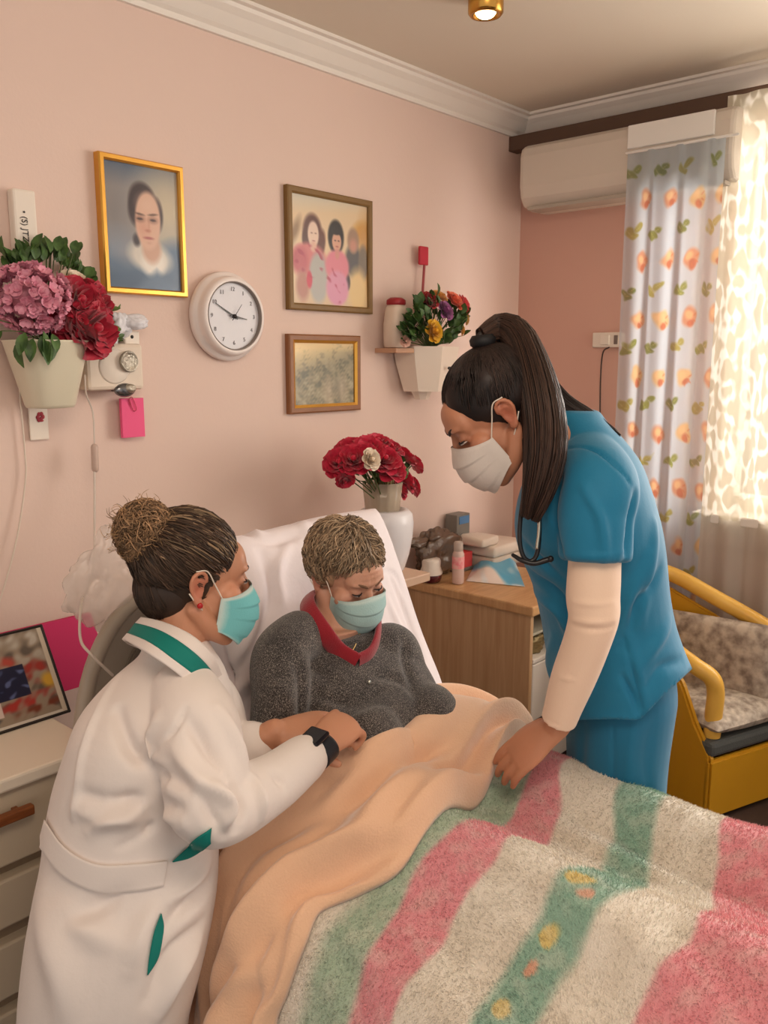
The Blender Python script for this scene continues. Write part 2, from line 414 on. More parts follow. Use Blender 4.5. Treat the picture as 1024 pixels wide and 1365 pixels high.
# ------------------------------------------------------------------ framed pictures
def frame_on_wall(name, label, cat, x0, x1, z0, z1, fw, dep, mf, paint, lip=None, group=None, nu=120, nv=150, glass=None):
    t = thing(name, label, cat, ((x0 + x1) / 2, W, z0)); w = (x1 - x0) / 2; h = z1 - z0
    ring = lambda a, y: [(-w + a, y, a), (w - a, y, a), (w - a, y, h - a), (-w + a, y, h - a)]
    v = ring(0, -.001) + ring(0, -dep * .85) + ring(fw * .2, -dep) + ring(fw * .75, -dep) + ring(fw, -dep * .8) + ring(fw, -dep * .5)
    f = [(4 * i + j, 4 * i + (j + 1) % 4, 4 * i + 4 + (j + 1) % 4, 4 * i + 4 + j) for i in range(5) for j in range(4)] + [(3, 2, 1, 0)]
    fr = link('frame', new_mesh('frame', v, f, mf, False), t)
    if lip:
        lv = ring(fw * .78, -dep * .98) + ring(fw * 1.18, -dep * .75) + ring(fw * 1.18, -dep * .45)
        link('inner_trim', new_mesh('inner_trim', lv, [(4 * i + j, 4 * i + (j + 1) % 4, 4 * i + 4 + (j + 1) % 4, 4 * i + 4 + j) for i in range(2) for j in range(4)], lip, False), fr)
    a = fw * .95; uu, vv = np.meshgrid(np.linspace(-w + a, w - a, nu), np.linspace(h - a, a, nv))
    painted_sheet('picture', np.stack([uu, np.full_like(uu, -dep * .55), vv], 2), paint, mat('print_paper', (255, 255, 255), .28, attr=True), t)
    return t
def portrait(u, v):
    c = np.tile(np.array([150., 146, 144]), (len(u), 1))
    c = blend(c, (84, 100, 122), np.clip(1 - v * 5, 0, 1) * np.clip(1.2 - u * .5, 0, 1))
    c = blend(c, (196, 182, 156), soft_ell(u, v, .85, .33, .35, .3, .8)); c = blend(c, (118, 112, 112), soft_ell(u, v, .12, .42, .25, .3, .9) * .6)
    c = blend(c, (86, 108, 132), np.clip((v - .62 - .10 * np.sin(u * 5)) * 7, 0, 1))
    c = blend(c, (128, 142, 160), soft_ell(u, v, .1, .68, .22, .12, .9) * .7)
    c = blend(c, (58, 80, 104), soft_ell(u, v, .35, .98, .5, .14, .8) * .6)
    c = blend(c, (206, 198, 186), soft_ell(u, v, .58, .73, .29, .13, .25, .1))
    c = blend(c, (226, 218, 206), soft_ell(u, v, .62, .78, .16, .11, .3))
    c = blend(c, (86, 108, 132), np.clip((v - .80 - .5 * np.abs(u - .66)) * 12, 0, 1))
    c = blend(c, (62, 50, 52), soft_ell(u, v, .51, .31, .20, .175, .12, .4)); c = blend(c, (62, 50, 52), soft_ell(u, v, .425, .36, .12, .13, .2)); c = blend(c, (64, 52, 54), soft_ell(u, v, .69, .38, .085, .14, .2))
    c = blend(c, (70, 62, 66), soft_ell(u, v, .40, .60, .05, .05, .4))
    c = blend(c, (198, 156, 132), soft_ell(u, v, .60, .66, .13, .12, .25)); c = blend(c, (212, 170, 146), soft_ell(u, v, .565, .435, .175, .235, .09, .06))
    c = blend(c, (204, 140, 118), soft_ell(u, v, .50, .50, .07, .06, .9) * .5); c = blend(c, (222, 186, 164), soft_ell(u, v, .57, .30, .12, .07, .8) * .7)
    for ex in (.455, .635):
        c = blend(c, (84, 62, 54), soft_ell(u, v, ex, .383 - (ex - .55) * .04, .062, .009, .5, -.1 if ex > .5 else .08) * .8)
        c = blend(c, (120, 84, 74), soft_ell(u, v, ex, .425, .06, .026, .6) * .55); c = blend(c, (60, 42, 42), soft_ell(u, v, ex, .425, .04, .009, .4) * .9)
    c = blend(c, (176, 112, 94), soft_ell(u, v, .56, .515, .035, .012, .6) * .8); c = blend(c, (190, 136, 112), soft_ell(u, v, .575, .47, .012, .05, .9) * .5)
    c = blend(c, (158, 82, 82), soft_ell(u, v, .565, .575, .065, .011, .5) * .9); c = blend(c, (180, 128, 108), soft_ell(u, v, .57, .615, .03, .008, .9) * .4)
    return c
def group_photo(u, v):
    c = np.tile(np.array([222., 196, 160]), (len(u), 1))
    c = blend(c, (206, 200, 184), np.clip(1 - (v + .1 * u) * 5.5, 0, 1)); c = blend(c, (206, 152, 72), soft_ell(u, v, .95, .26, .14, .10, .4)); c = blend(c, (196, 148, 90), soft_ell(u, v, .98, .55, .12, .4, .6))
    c = blend(c, (120, 92, 66), soft_ell(u, v, .05, .33, .04, .12, .6, .4) * .7)
    c = blend(c, (206, 176, 142), np.clip((v - .8) * 4, 0, 1))
    c = blend(c, (86, 82, 80), soft_ell(u, v, .80, .55, .11, .16, .2)); c = blend(c, (122, 108, 92), soft_ell(u, v, .94, .56, .07, .17, .2)); c = blend(c, (160, 128, 106), soft_ell(u, v, .80, .35, .08, .12, .2)); c = blend(c, (196, 140, 120), soft_ell(u, v, .80, .40, .05, .06, .5))
    c = blend(c, (222, 190, 132), soft_ell(u, v, .86, .85, .13, .22, .3)); c = blend(c, (70, 58, 58), soft_ell(u, v, .72, .76, .035, .08, .2))
    c = blend(c, (96, 60, 52), soft_ell(u, v, .26, .33, .12, .17, .15)); c = blend(c, (104, 66, 58), soft_ell(u, v, .36, .43, .06, .14, .2, .2)); c = blend(c, (92, 58, 50), soft_ell(u, v, .18, .40, .05, .10, .2))
    c = blend(c, (206, 120, 120), soft_ell(u, v, .22, .58, .21, .15, .15)); c = blend(c, (188, 92, 100), soft_ell(u, v, .10, .60, .10, .13, .3)); c = blend(c, (176, 172, 166), soft_ell(u, v, .33, .75, .12, .24, .15)); c = blend(c, (176, 120, 104), soft_ell(u, v, .13, .83, .08, .14, .3)); c = blend(c, (200, 60, 82), soft_ell(u, v, .215, .77, .035, .08, .2))
    c = blend(c, (228, 200, 180), soft_ell(u, v, .27, .345, .07, .12, .12)); c = blend(c, (220, 176, 156), soft_ell(u, v, .27, .46, .04, .05, .3))
    c = blend(c, (40, 34, 32), soft_ell(u, v, .565, .34, .105, .16, .12)); c = blend(c, (216, 128, 142), soft_ell(u, v, .58, .62, .16, .16, .12)); c = blend(c, (214, 146, 172), soft_ell(u, v, .58, .83, .15, .17, .12))
    c = blend(c, (212, 160, 134), soft_ell(u, v, .575, .385, .062, .09, .12)); c = blend(c, (44, 36, 34), soft_ell(u, v, .57, .285, .07, .035, .2)); c = blend(c, (206, 140, 130), soft_ell(u, v, .58, .50, .03, .05, .3))
    k = np.clip(n2(u * 60, v * 70, 1.0, 41) - .8, 0, 1); ms = np.maximum(soft_ell(u, v, .58, .80, .15, .18, .1), soft_ell(u, v, .2, .6, .2, .15, .1)); c = blend(c, (160, 48, 70), k * ms * .7)
    for ex in (.25, .30): c = blend(c, (150, 112, 98), soft_ell(u, v, ex, .335, .014, .006, .5))
    for ex in (.555, .60): c = blend(c, (70, 44, 40), soft_ell(u, v, ex, .375, .013, .006, .5))
    c = blend(c, (170, 84, 80), soft_ell(u, v, .58, .43, .02, .006, .5)); c = blend(c, (176, 116, 106), soft_ell(u, v, .275, .405, .02, .005, .5))
    return c
def landscape(u, v):
    c = np.tile(np.array([132., 122, 92]), (len(u), 1)); c = blend(c, (246, 214, 150), np.clip(1.2 - v * 2.0 - u * .7, 0, 1)); c = blend(c, (222, 190, 130), np.clip(1 - v * 6, 0, 1))
    k = n2(u * 34, v * 30, 1, 51) + .8 * n2(u * 120, v * 100, 1, 52); c = blend(c, (92, 88, 66), np.clip(k * .35, 0, .8) * np.clip(v * 2.2 - .2 + u * .5, 0, 1)); c = blend(c, (176, 164, 132), np.clip(-k * .3, 0, .7) * np.clip(v * 2 - .2, 0, 1))
    for cx, w in ((.55, .07), (.78, .07)): c = blend(c, (186, 164, 136), soft_ell(u, v, cx, .75, w, .2, .8) * .7)
    c = blend(c, (116, 106, 86), soft_ell(u, v, .68, .72, .05, .12, .8) * .6)
    return c
m_gold = mat('gilt_frame', (226, 168, 76), .3, metal=.75, var=.08, vscale=30)
m_olive = mat('olive_frame', (128, 96, 50), .5, var=.1, vscale=30); m_brown = mat('brown_frame', (142, 92, 56), .45, var=.1, vscale=20)
frame_on_wall('portrait_picture', 'gilt-framed painted portrait of a dark-haired woman in blue on the pink wall', 'picture', 1.239, 1.501, 1.679, 2.036, .017, .028, m_gold, portrait)
frame_on_wall('group_photograph', 'olive-brown framed photograph of women in pink robes, above the smaller landscape', 'picture', 1.897, 2.297, 1.664, 2.050, .022, .022, m_olive, group_photo)
frame_on_wall('landscape_picture', 'small brown framed hazy landscape hanging below the photograph of women', 'picture', 1.891, 2.232, 1.325, 1.586, .024, .022, m_brown, landscape, lip=m_gold)

# ------------------------------------------------------------------ wall clock
cc = V(313, 421.5, Y=2.075); ck = thing('wall_clock', 'round white plastic wall clock left of the photograph of women', 'clock', (cc[0], W, cc[2]))
m_ck = mat('clock_plastic', (236, 224, 218), .4)
link('casing', new_mesh('casing', *lathe([(.10, 0), (.128, .003), (.132, .010), (.132, .020), (.128, .027), (.120, .030), (.117, .034), (.117, .046), (.114, .055), (.108, .060), (.102, .060), (.0985, .055), (.098, .046), (.0, .046)], 64, axis=(0, -1, 0)), m_ck), ck)
dial = link('dial', new_mesh('dial', *lathe([(.098, .0475), (.0, .048)], 48, axis=(0, -1, 0)), mat('dial_paper', (224, 222, 226), .5)), ck)
link('rim', new_mesh('rim', *lathe([(.1015, .0595), (.100, .062), (.0975, .058), (.097, .048)], 64, axis=(0, -1, 0)), mat('rim_grey', (132, 120, 112), .4)), ck)
def text_vf(s, size, depth=.0006):
    cu = bpy.data.curves.new('t', 'FONT'); cu.body = s; cu.size = size; cu.align_x = 'CENTER'; cu.align_y = 'CENTER'; cu.extrude = depth; cu.resolution_u = 3
    o = bpy.data.objects.new('t', cu); COL.objects.link(o); dg = bpy.context.evaluated_depsgraph_get(); dg.update()
    me = bpy.data.meshes.new_from_object(o.evaluated_get(dg)); v = np.array([p.co[:] for p in me.vertices]); f = [tuple(p.vertices) for p in me.polygons]
    bpy.data.objects.remove(o); bpy.data.curves.remove(cu); bpy.data.meshes.remove(me); return v, f
for h in range(1, 13):
    a = R(90 - 30 * h); v, f = text_vf(str(h), .017); link('numeral', new_mesh('numeral', [(p[0] + .079 * math.cos(a), -.0488 - p[2], p[1] + .079 * math.sin(a)) for p in v], f, mat('numeral_grey', (140, 134, 136), .6), False), dial)
def hand(name, ang, L, w, y):
    a = R(ang); d = np.array([math.cos(a), 0, math.sin(a)]); s = np.array([-d[2], 0, d[0]])
    q = [-.016 * d - w * s, -.016 * d + w * s, L * d + .35 * w * s, L * d - .35 * w * s]; v = [tuple(p + np.array([0, y, 0])) for p in q] + [tuple(p + np.array([0, y - .0012, 0])) for p in q]
    link(name, new_mesh(name, v, [(0, 1, 2, 3), (7, 6, 5, 4), (0, 4, 5, 1), (1, 5, 6, 2), (2, 6, 7, 3), (3, 7, 4, 0)], mat('hand_black', (40, 34, 34), .4), False), ck)
hand('minute_hand', 152, .074, .0026, -.051); hand('hour_hand', -10, .048, .003, -.0535); hand('second_hand', 52, .045, .0012, -.0555)
link('hub', new_mesh('hub', *lathe([(.006, .047), (.006, .058), (0, .059)], 16, axis=(0, -1, 0)), mat('hand_black')), ck)

# ------------------------------------------------------------------ things on the wall at the far left
m_cream = mat('cream_plastic', (224, 208, 190), .5); m_offw = mat('off_white_plastic', (232, 220, 206), .45)
st = thing('wall_remote_holder', 'narrow white plastic strip with small black marks on the wall above the mauve flowers', 'wall strip', (1.028, W, 1.70))
box('strip_body', m_offw, -.028, .030, -.034, -.001, .0, .21, .006, st)
mb = MB(); v, f = text_vf('\u2022 (S) JTZ', .021); mb.add([(-.004 + p[1] * 1.0, -.0352 - p[2], .123 - p[0]) for p in v], f); mb.build('lettering', mat('ink_black', (44, 38, 36), .6), st, smooth=False)
crd = V(51, 563, Y=W - .008)
cd_ = thing('pinned_card', 'cream card with a red emblem hanging under the left flower pot', 'card', (crd[0], W, crd[2]))
box('card', m_offw, -.025, .025, -.012, -.006, -.045, .07, .002, cd_)
mb = MB()
for a in range(6): mb.add(*ell((.004 + .007 * math.cos(a), -.013, .014 + .008 * math.sin(a * 1.1)), (.005, .0012, .006), nu=10, nv=6))
mb.add(*ell((.004, -.013, .004), (.009, .001, .003), nu=10, nv=6)); mb.build('emblem', mat('emblem_red', (158, 44, 56), .6), cd_)
bxw = thing('wall_device', 'cream plastic box on the wall behind the red peonies', 'wall box', (1.245, W, 1.43))
box('housing', m_cream, -.095, .075, -.062, 0, -.008, .115, .010, bxw)
link('round_cover', new_mesh('round_cover', *lathe([(.0, .0655), (.042, .0655), (.047, .062), (.047, .05)], 32, center=(-.015, 0, .055), axis=(0, -1, 0)), m_offw), bxw)
so = V(176, 449, Y=W - .03); sk = thing('wall_socket', 'small cream socket plate under the crumpled plastic glove', 'socket', (so[0], W, so[2]))
box('plate', m_offw, -.022, .024, -.03, 0, -.022, .016, .004, sk); link('pin_hole', new_mesh('pin_hole', *lathe([(.005, .0305), (.004, .032), (0, .032)], 12, axis=(0, -1, 0)), mat('ink_black')), sk)
me_ = V(178, 482, Y=2.035); md = thing('round_medallion', 'small round metal medallion fixed to the right of the cream wall box', 'medallion', (me_[0], 2.062, me_[2]))
link('disc', new_mesh('disc', *lathe([(.022, -.003), (.028, .0), (.029, .006), (.026, .010), (.024, .008), (.0, .009)], 32, axis=(.1, -1, 0)), mat('aged_silver', (172, 164, 150), .35, metal=.8, var=.3, vscale=120, bump=.4, bscale=150)), md)
link('mount', new_mesh('mount', *tube([(0, 0.003, 0), (-.008, .02, -.004)], .008, 10), m_cream), md)
cl = V(166, 520, Y=2.07); cp = thing('magnetic_clip', 'dark silver clip holding the pink note', 'clip', cl)
link('clip_body', new_mesh('clip_body', *ell((0, 0, 0), (.031, .014, .019))), cp).data.materials.append(mat('dark_silver', (130, 130, 132), .25, metal=.9, var=.3, vscale=90))
link('clip_shell', new_mesh('clip_shell', *ell((.012, -.008, .004), (.018, .010, .013)), mat('aged_silver')), cp)
link('clip_stalk', new_mesh('clip_stalk', *tube([(0, .005, 0), (0, W - cl[1], .0)], .006, 8), mat('dark_silver')), cp)
pn = V(178, 556, Y=2.10); nt_ = thing('pink_note', 'bright pink note pad hanging below the silver clip', 'note', (pn[0], 2.105, pn[2]))
box('pad', mat('hot_pink_paper', (240, 92, 140), .7), -.036, .034, -.006, .006, -.056, .052, .001, nt_)
link('paper_clip', new_mesh('paper_clip', *tube([(-.012, -.008, .05), (-.002, -.009, .018), (.008, -.009, .024), (-.004, -.009, .055), (-.014, -.009, .045), (-.004, -.009, .024)], .0011, 6, 40), mat('clip_red', (186, 60, 84), .4, metal=.3)), nt_)
gl = V(172, 433, Y=2.07)
def crumple(name, m, c, r, seed, amp=.25, parent=None, nu=40, nv=28, fr=9):
    v, f = ell((0, 0, 0), (1, 1, 1), None, nu, nv); k = 1 + amp * (wav(v, fr * .35, seed) * .6 + .4 * np.abs(wav(v, fr, seed + 1)))
    return link(name, new_mesh(name, v * k[:, None] * np.asarray(r) + np.asarray(c), f, m), parent)
gv = thing('plastic_glove', 'crumpled translucent white plastic glove hanging beside the red peonies', 'glove', gl)
m_film = mat('white_film', (240, 240, 246), .25, alpha=.8, bump=.3, bscale=60)
crumple('glove_body', m_film, (-.02, .02, -.004), (.028, .02, .032), 61, .3, gv); crumple('glove_cuff', m_film, (.03, .01, .008), (.036, .018, .018), 64, .22, gv); crumple('glove_tip', m_film, (-.04, .02, -.03), (.018, .014, .03), 66, .3, gv)

# ------------------------------------------------------------------ cables and drip line
m_tube = mat('clear_tubing', (222, 208, 196), .3, alpha=.75); m_cable = mat('white_cable', (224, 208, 192), .5)
tag(link('white_cable', new_mesh('white_cable', *tube([V(26, 520, Y=2.115), V(33, 600, Y=2.115), V(34, 640, Y=2.115), V(22, 720, Y=2.11), V(0, 800, Y=2.1), V(-20, 850, Y=2.09)], .0022, 8, 60), m_cable)), 'thin white cable curving down the wall at the far left', 'cable')
dr = thing('drip_line', 'clear infusion tube with a drip chamber hanging down to the headboard', 'infusion line', V(122, 500, Y=2.06))
o0 = np.array(dr.location)
link('upper_tube', new_mesh('upper_tube', *tube([V(113, 500, Y=2.05) - o0, V(115, 525, Y=2.05) - o0, V(124, 552, Y=2.06) - o0, V(126, 598, Y=2.06) - o0], .0022, 8, 30), m_tube), dr)
link('chamber', new_mesh('chamber', *tube([V(126, 596, Y=2.06) - o0, V(127, 625, Y=2.06) - o0], .0095, 14, 6), mat('drip_chamber', (206, 180, 166), .3, alpha=.85)), dr)
link('lower_tube', new_mesh('lower_tube', *tube([V(126, 625, Y=2.06) - o0, V(126, 700, Y=2.02) - o0, V(125, 752, Y=1.9) - o0, V(117, 785, Y=1.68) - o0, V(109, 800, Y=1.6) - o0, V(107, 850, Y=1.54) - o0, V(122, 873, Y=1.5) - o0, V(150, 900, Y=1.5) - o0], .003, 8, 70), m_tube), dr)

# ------------------------------------------------------------------ flowers
def petal_vf(L, Wd, curl, cup, c, d, up, n=5):
    """a curved petal rooted at c, growing along d, cupped towards up"""
    d = nrm(d); s = nrm(np.cross(d, up)); w = np.cross(s, d); v = []
    for i in range(n):
        t = i / (n - 1); wid = Wd * (math.sin(math.pi * min(.12 + .72 * t, .86)) ** .7)
        for j in range(n):
            q = (j / (n - 1) - .5) * 2
            v.append(c + d * L * t + s * wid * q * .5 + w * (cup * (q * q - .4) * wid + curl * t * t * L))
    return np.array(v), [tuple(x) for x in grid_f(n, n)]
def rose_vf(r, seed, layers=((4, .16, .06), (5, .32, .22), (6, .55, .48), (7, .8, .82), (8, 1.0, 1.15)), ruffle=.0):
    g = np.random.default_rng(seed); mb = MB(); mb.add(*ell((0, 0, .0 * r), (.26 * r, .26 * r, .42 * r), nu=12, nv=8))
    for (k, rad, tilt) in layers:
        for i in range(k):
            a = 2 * math.pi * i / k + g.uniform(-.25, .25) + rad * 3; t = tilt + g.uniform(-.1, .1)
            out = np.array([math.cos(a), math.sin(a), 0]); d = out * math.sin(t) + np.array([0, 0, 1]) * math.cos(t)
            v, f = petal_vf(r * (.75 + .35 * rad), r * (.75 + .5 * rad), -.22 - .2 * ruffle * g.uniform(0, 1), .22, out * r * .22 * rad - np.array([0, 0, .35 * r]), d, -out * math.cos(t) + np.array([0, 0, math.sin(t)]))
            if ruffle: v = v + ruffle * r * .12 * wav(v / r, 7, seed % 7)[:, None] * np.array([.3, .3, 1])
            mb.add(v, f)
    return np.array(mb.v), mb.f
def leaf_vf(L, Wd, c, d, up, n=6, droop=.25):
    d = nrm(d); s = nrm(np.cross(d, up) + 1e-6); w = np.cross(s, d); v = []
    for i in range(n):
        t = i / (n - 1); wid = Wd * math.sin(math.pi * (t * .96 + .02)) ** .8
        for j in range(3):
            q = j - 1; v.append(c + d * L * t + s * wid * q * .5 + w * (abs(q) * wid * .2 - droop * t * t * L))
    return np.array(v), [tuple(x) for x in grid_f(3, n)]
def put(v, loc, axis, sc=1.0):
    q = Vector((0, 0, 1)).rotation_difference(Vector(axis)); M = np.array(q.to_matrix())
    return (np.asarray(v) * sc) @ M.T + np.asarray(loc)
m_leaf = mat('leaf_green', (80, 112, 52), .5, color2=(50, 76, 36), vscale=40); m_leafl = mat('leaf_light', (98, 122, 58), .5, color2=(64, 92, 44), vscale=40); m_stem = mat('stem_green', (76, 88, 46), .6)
m_red = mat('red_petal', (210, 30, 66), .55, color2=(176, 16, 50), vscale=60, sheen=.3)
m_crim = mat('crimson_petal', (190, 18, 52), .55, color2=(152, 10, 40), vscale=50, sheen=.3)
m_cwhite = mat('cream_petal', (236, 218, 196), .6)
m_mauve = mat('mauve_petal', (230, 166, 182), .65, color2=(206, 126, 148), vscale=70)
BLOOMS = {}
def flower(name, label, cat, loc, axis, r, m, root, seed=1, ruffle=0., group=None, key=None, layers=None):
    """bloom and stem; root = where the stem ends in the pot"""
    loc = np.asarray(loc, float); ax = nrm(axis); r = r * 1.12; t = thing(name, label, cat, loc, 0, group)
    v, f = rose_vf(1.0, seed, ruffle=ruffle, **({'layers': layers} if layers else {}))
    link('bloom', new_mesh('bloom', put(v, (0, 0, 0), ax, r), f, m), t)
    a = -ax * r * .3; b = np.asarray(root, float) - loc
    link('stem', new_mesh('stem', *tube([a, a - ax * r * .8, b * .7 + np.array([0, 0, .01]), b], .0022, 6, 14), m_stem), t)
    return t
def foliage(name, label, loc, pts, m, parent=None, size=(.03, .018), seed=0, n=40, spread=.05, up=.3):
    t = thing(name, label, 'foliage', loc); g = np.random.default_rng(seed); mb = MB(); sb = MB(); loc = np.asarray(loc, float)
    for i in range(n):
        b = np.asarray(pts[g.integers(len(pts))], float) + g.normal(size=3) * spread; d = nrm(b - loc + g.normal(size=3) * .04 + np.array([0, -.02, up * .1]))
        s = g.uniform(.7, 1.3); mb.add(*leaf_vf(size[0] * s, size[1] * s, b - loc, d, nrm(np.array([0, -.6, .8]) + g.normal(size=3) * .4)))
        if i % 3 == 0: sb.add(*tube([(0, 0, 0), (b - loc) * .5 + np.array([0, 0, .01]), b - loc], .0014, 5, 8))
    mb.build('leaves', m, t); sb.build('stems', m_stem, t); return t
# --- left wall pot
pc = V(61, 456, Y=2.025); pb = V(67, 544, Y=2.045)
pot = thing('wall_flower_pot', 'white tapered flower pot on the wall holding mauve and crimson blooms', 'flower pot', (pc[0], pc[1], pb[2]))
hh = pc[2] - pb[2]; dx = pb[0] - pc[0]
def squ(r, z, ox, oy, n=40, e=3.2, sq=.9):
    o = []
    for j in range(n):
        t = 2 * math.pi * j / n; c, s = math.cos(t), math.sin(t); k = (abs(c) ** e + abs(s) ** e) ** (-1 / e); o.append((ox + r * k * c, oy + r * sq * k * s, z))
    return o
def rings_vf(rs, cap0=True, cap1=False):
    n = len(rs[0]); v = [p for r in rs for p in r]; f = [(i * n + j, i * n + (j + 1) % n, (i + 1) * n + (j + 1) % n, (i + 1) * n + j) for i in range(len(rs) - 1) for j in range(n)]
    if cap0: f.append(tuple(range(n - 1, -1, -1)))
    if cap1: f.append(tuple((len(rs) - 1) * n + j for j in range(n)))
    return v, f
rs = [squ(.03, 0, dx, .02), squ(.052, .002, dx, .02), squ(.056, .01, dx, .018), squ(.092, hh, 0, 0), squ(.094, hh + .004, 0, 0), squ(.088, hh + .004, 0, 0), squ(.084, hh - .02, 0, 0), squ(.0, hh - .025, 0, 0)]
link('pot_body', new_mesh('pot_body', *rings_vf(rs), mat('pot_glaze', (222, 214, 190), .35)), pot)
box('hanger', m_white, -.02, .02, .05, W - pc[1], hh * .55, hh * .8, .003, pot)
rootL = (pc[0], pc[1], pc[2] - .022)
def hydrangea(name, label, c, rad, m, root, seed):
    t = thing(name, label, 'flower', c); g = np.random.default_rng(seed); mb = MB(); c = np.asarray(c)
    mb.add(*ell((0, 0, 0), np.asarray(rad) * .66))
    for i in range(300):
        d = nrm(g.normal(size=3)); p = d * np.asarray(rad) * g.uniform(.82, 1.03); s = g.uniform(.013, .020); u = nrm(np.cross(d, g.normal(size=3))); w = np.cross(d, u)
        for k in range(4):
            a = k * math.pi / 2 + .3; e = u * math.cos(a) + w * math.sin(a); mb.add(*petal_vf(s, s * 1.05, .25, .15, p, nrm(e + d * .55), d, 3))
    mb.build('flower_head', m, t); link('stem', new_mesh('stem', *tube([(0, 0, -.03), (np.asarray(root) - c)], .004, 8, 6), m_stem), t); return t
hydrangea('mauve_hydrangea', 'big round mauve hydrangea head in the left wall pot', V(41, 398, Y=1.985), (.088, .07, .072), m_mauve, rootL, 5)
pe = [((107, 400), 1.97, .045, (.1, -1, .35)), ((129, 402), 2.0, .043, (.6, -1, .5)), ((101, 428), 1.965, .043, (0, -1, .0)), ((127, 437), 1.955, .051, (.3, -1, .1)), ((117, 384), 2.02, .036, (.2, -.6, 1)), ((137, 462), 2.0, .024, (.4, -.8, -.7))]
pl = ['second crimson peony from the left in the top row beside the hydrangea', 'crimson peony at the right edge of the left wall pot', 'crimson peony lowest beside the mauve hydrangea', 'largest crimson peony hanging over the pot rim', 'crimson peony topmost under the white rose', 'small crimson bloom drooping lowest over the pot edge']
for i, ((px, py), y, r, ax) in enumerate(pe): flower('crimson_peony', pl[i], 'flower', V(px, py, Y=y), ax, r, m_crim, rootL, 20 + i, .9, 'crimson peonies in the left wall pot')
flower('white_rose', 'white rose between the hydrangea and the crimson peonies', 'flower', V(101, 374, Y=2.03), (.1, -.7, .8), .030, m_cwhite, rootL, 3)
fp = [V(x, y, Y=2.06) for x, y in ((20, 352), (45, 342), (62, 345), (78, 348), (92, 352), (104, 362), (112, 372), (30, 348), (70, 338), (50, 352))]
foliage('ivy_foliage', 'dark green ivy leaves rising behind the mauve hydrangea', rootL, fp, m_leaf, seed=3, n=90, spread=.013, size=(.034, .022))
foliage('drooping_leaves', 'dark leaves drooping over the front rim of the left wall pot', (pc[0] - .02, pc[1] - .03, pc[2]), [V(x, y, Y=1.945) for x, y in ((28, 452), (36, 450), (60, 448), (75, 452), (5, 440), (-2, 425))], m_leaf, seed=8, n=14, spread=.007, up=-1.8, size=(.05, .026))
foliage('light_sprig', 'pale green sprig at the right of the crimson peonies', rootL, [V(x, y, Y=2.03) for x, y in ((150, 430), (150, 440), (152, 448), (147, 415))], m_leafl, seed=5, n=22, spread=.007, size=(.018, .009))
# --- right wall pot
p2 = V(572, 462, Y=2.04); b2 = V(572, 521, Y=2.06)
pot2 = thing('wall_planter', 'white faceted wall planter holding a mixed bright bouquet', 'flower pot', (p2[0], p2[1], b2[2])); h2 = p2[2] - b2[2]
def quad(w, d, z, oy=0, ox=0): return [(ox - w, oy - d * .2, z), (ox - w * .25, oy - d, z), (ox + w, oy - d * .7, z), (ox + w, oy + d, z), (ox - w, oy + d, z)]
rs = [quad(.02, .02, -.032, .03, .0), quad(.03, .03, -.002, .03), quad(.075, .06, 0, 0), quad(.098, .078, h2 * .6, 0), quad(.108, .085, h2, 0), quad(.098, .078, h2, 0), quad(.09, .07, h2 - .02, 0)]
link('pot_body', new_mesh('pot_body', *rings_vf(rs, True, True), mat('planter_white', (234, 218, 202), .45), False), pot2)
link('mark', new_mesh('mark', *ell((.02, -.083, h2 * .52), (.011, .004, .006), nu=12, nv=8)), pot2).data.materials.append(mat('ink_black'))
root2 = (p2[0], p2[1], p2[2] - .015)
fl2 = [((580, 441), 1.955, .030, (0, -1, .2), (226, 172, 32), 'yellow_rose', 'single deep yellow rose low in the bouquet on the wall planter'), ((595, 413), 1.965, .028, (.1, -1, .5), (158, 88, 140), 'purple_rose', 'purple rose in the middle of the wall bouquet'),
       ((607, 400), 1.98, .030, (.2, -1, .8), (234, 120, 86), 'coral_rose', 'orange coral rose at the top of the wall bouquet'), ((620, 405), 1.99, .028, (.7, -1, .6), (240, 104, 108), 'coral_rose', 'pinkish coral rose at the right end of the wall bouquet'),
       ((574, 399), 1.99, .026, (-.2, -1, .8), (176, 44, 44), 'red_rose', 'dark red rose at the left top of the wall bouquet'), ((586, 394), 2.0, .024, (0, -.7, 1), (222, 160, 84), 'apricot_rose', 'apricot rose between the red and coral roses on the wall'),
       ((617, 440), 1.99, .016, (.6, -.8, 0), (232, 176, 84), 'apricot_rose', 'small apricot bud hanging at the lower right of the wall bouquet'), ((622, 424), 2.0, .018, (.8, -.8, .2), (234, 190, 110), 'apricot_rose', 'pale yellow bud at the right side of the wall bouquet'), ((541, 455), 2.0, .015, (-.4, -1, 0), (236, 190, 170), 'pink_rose', 'tiny pale pink bud beside the white bottle on the wall')]
for i, ((px, py), y, r, ax, c, nm, lb) in enumerate(fl2):
    flower(nm, lb, 'flower', V(px, py, Y=y), ax, r, mat('petal_%d_%d_%d' % c, c, .55, sheen=.2), root2, 40 + i, .15)
foliage('bouquet_foliage', 'dense green leaves around the mixed bouquet on the wall planter', root2, [V(x, y, Y=2.0) for x, y in ((550, 420), (555, 432), (548, 444), (560, 412), (565, 425), (570, 415), (585, 425), (600, 432), (608, 442), (600, 452), (560, 445), (550, 455), (590, 452), (575, 408), (600, 418), (612, 430))], m_leaf, seed=11, n=190, spread=.014, size=(.036, .026), up=.9)
fs_ = thing('fly_swatter', 'red fly swatter standing up behind the wall bouquet', 'fly swatter', V(562, 430, Y=2.10)); o0 = np.array(fs_.location)
m_sw = mat('red_plastic', (188, 30, 52), .45)
link('handle', new_mesh('handle', *tube([V(566, 350, Y=2.10) - o0, V(563, 400, Y=2.10) - o0, (0, 0, 0)], .005, 8, 12), mat('dull_red', (168, 74, 76), .5)), fs_)
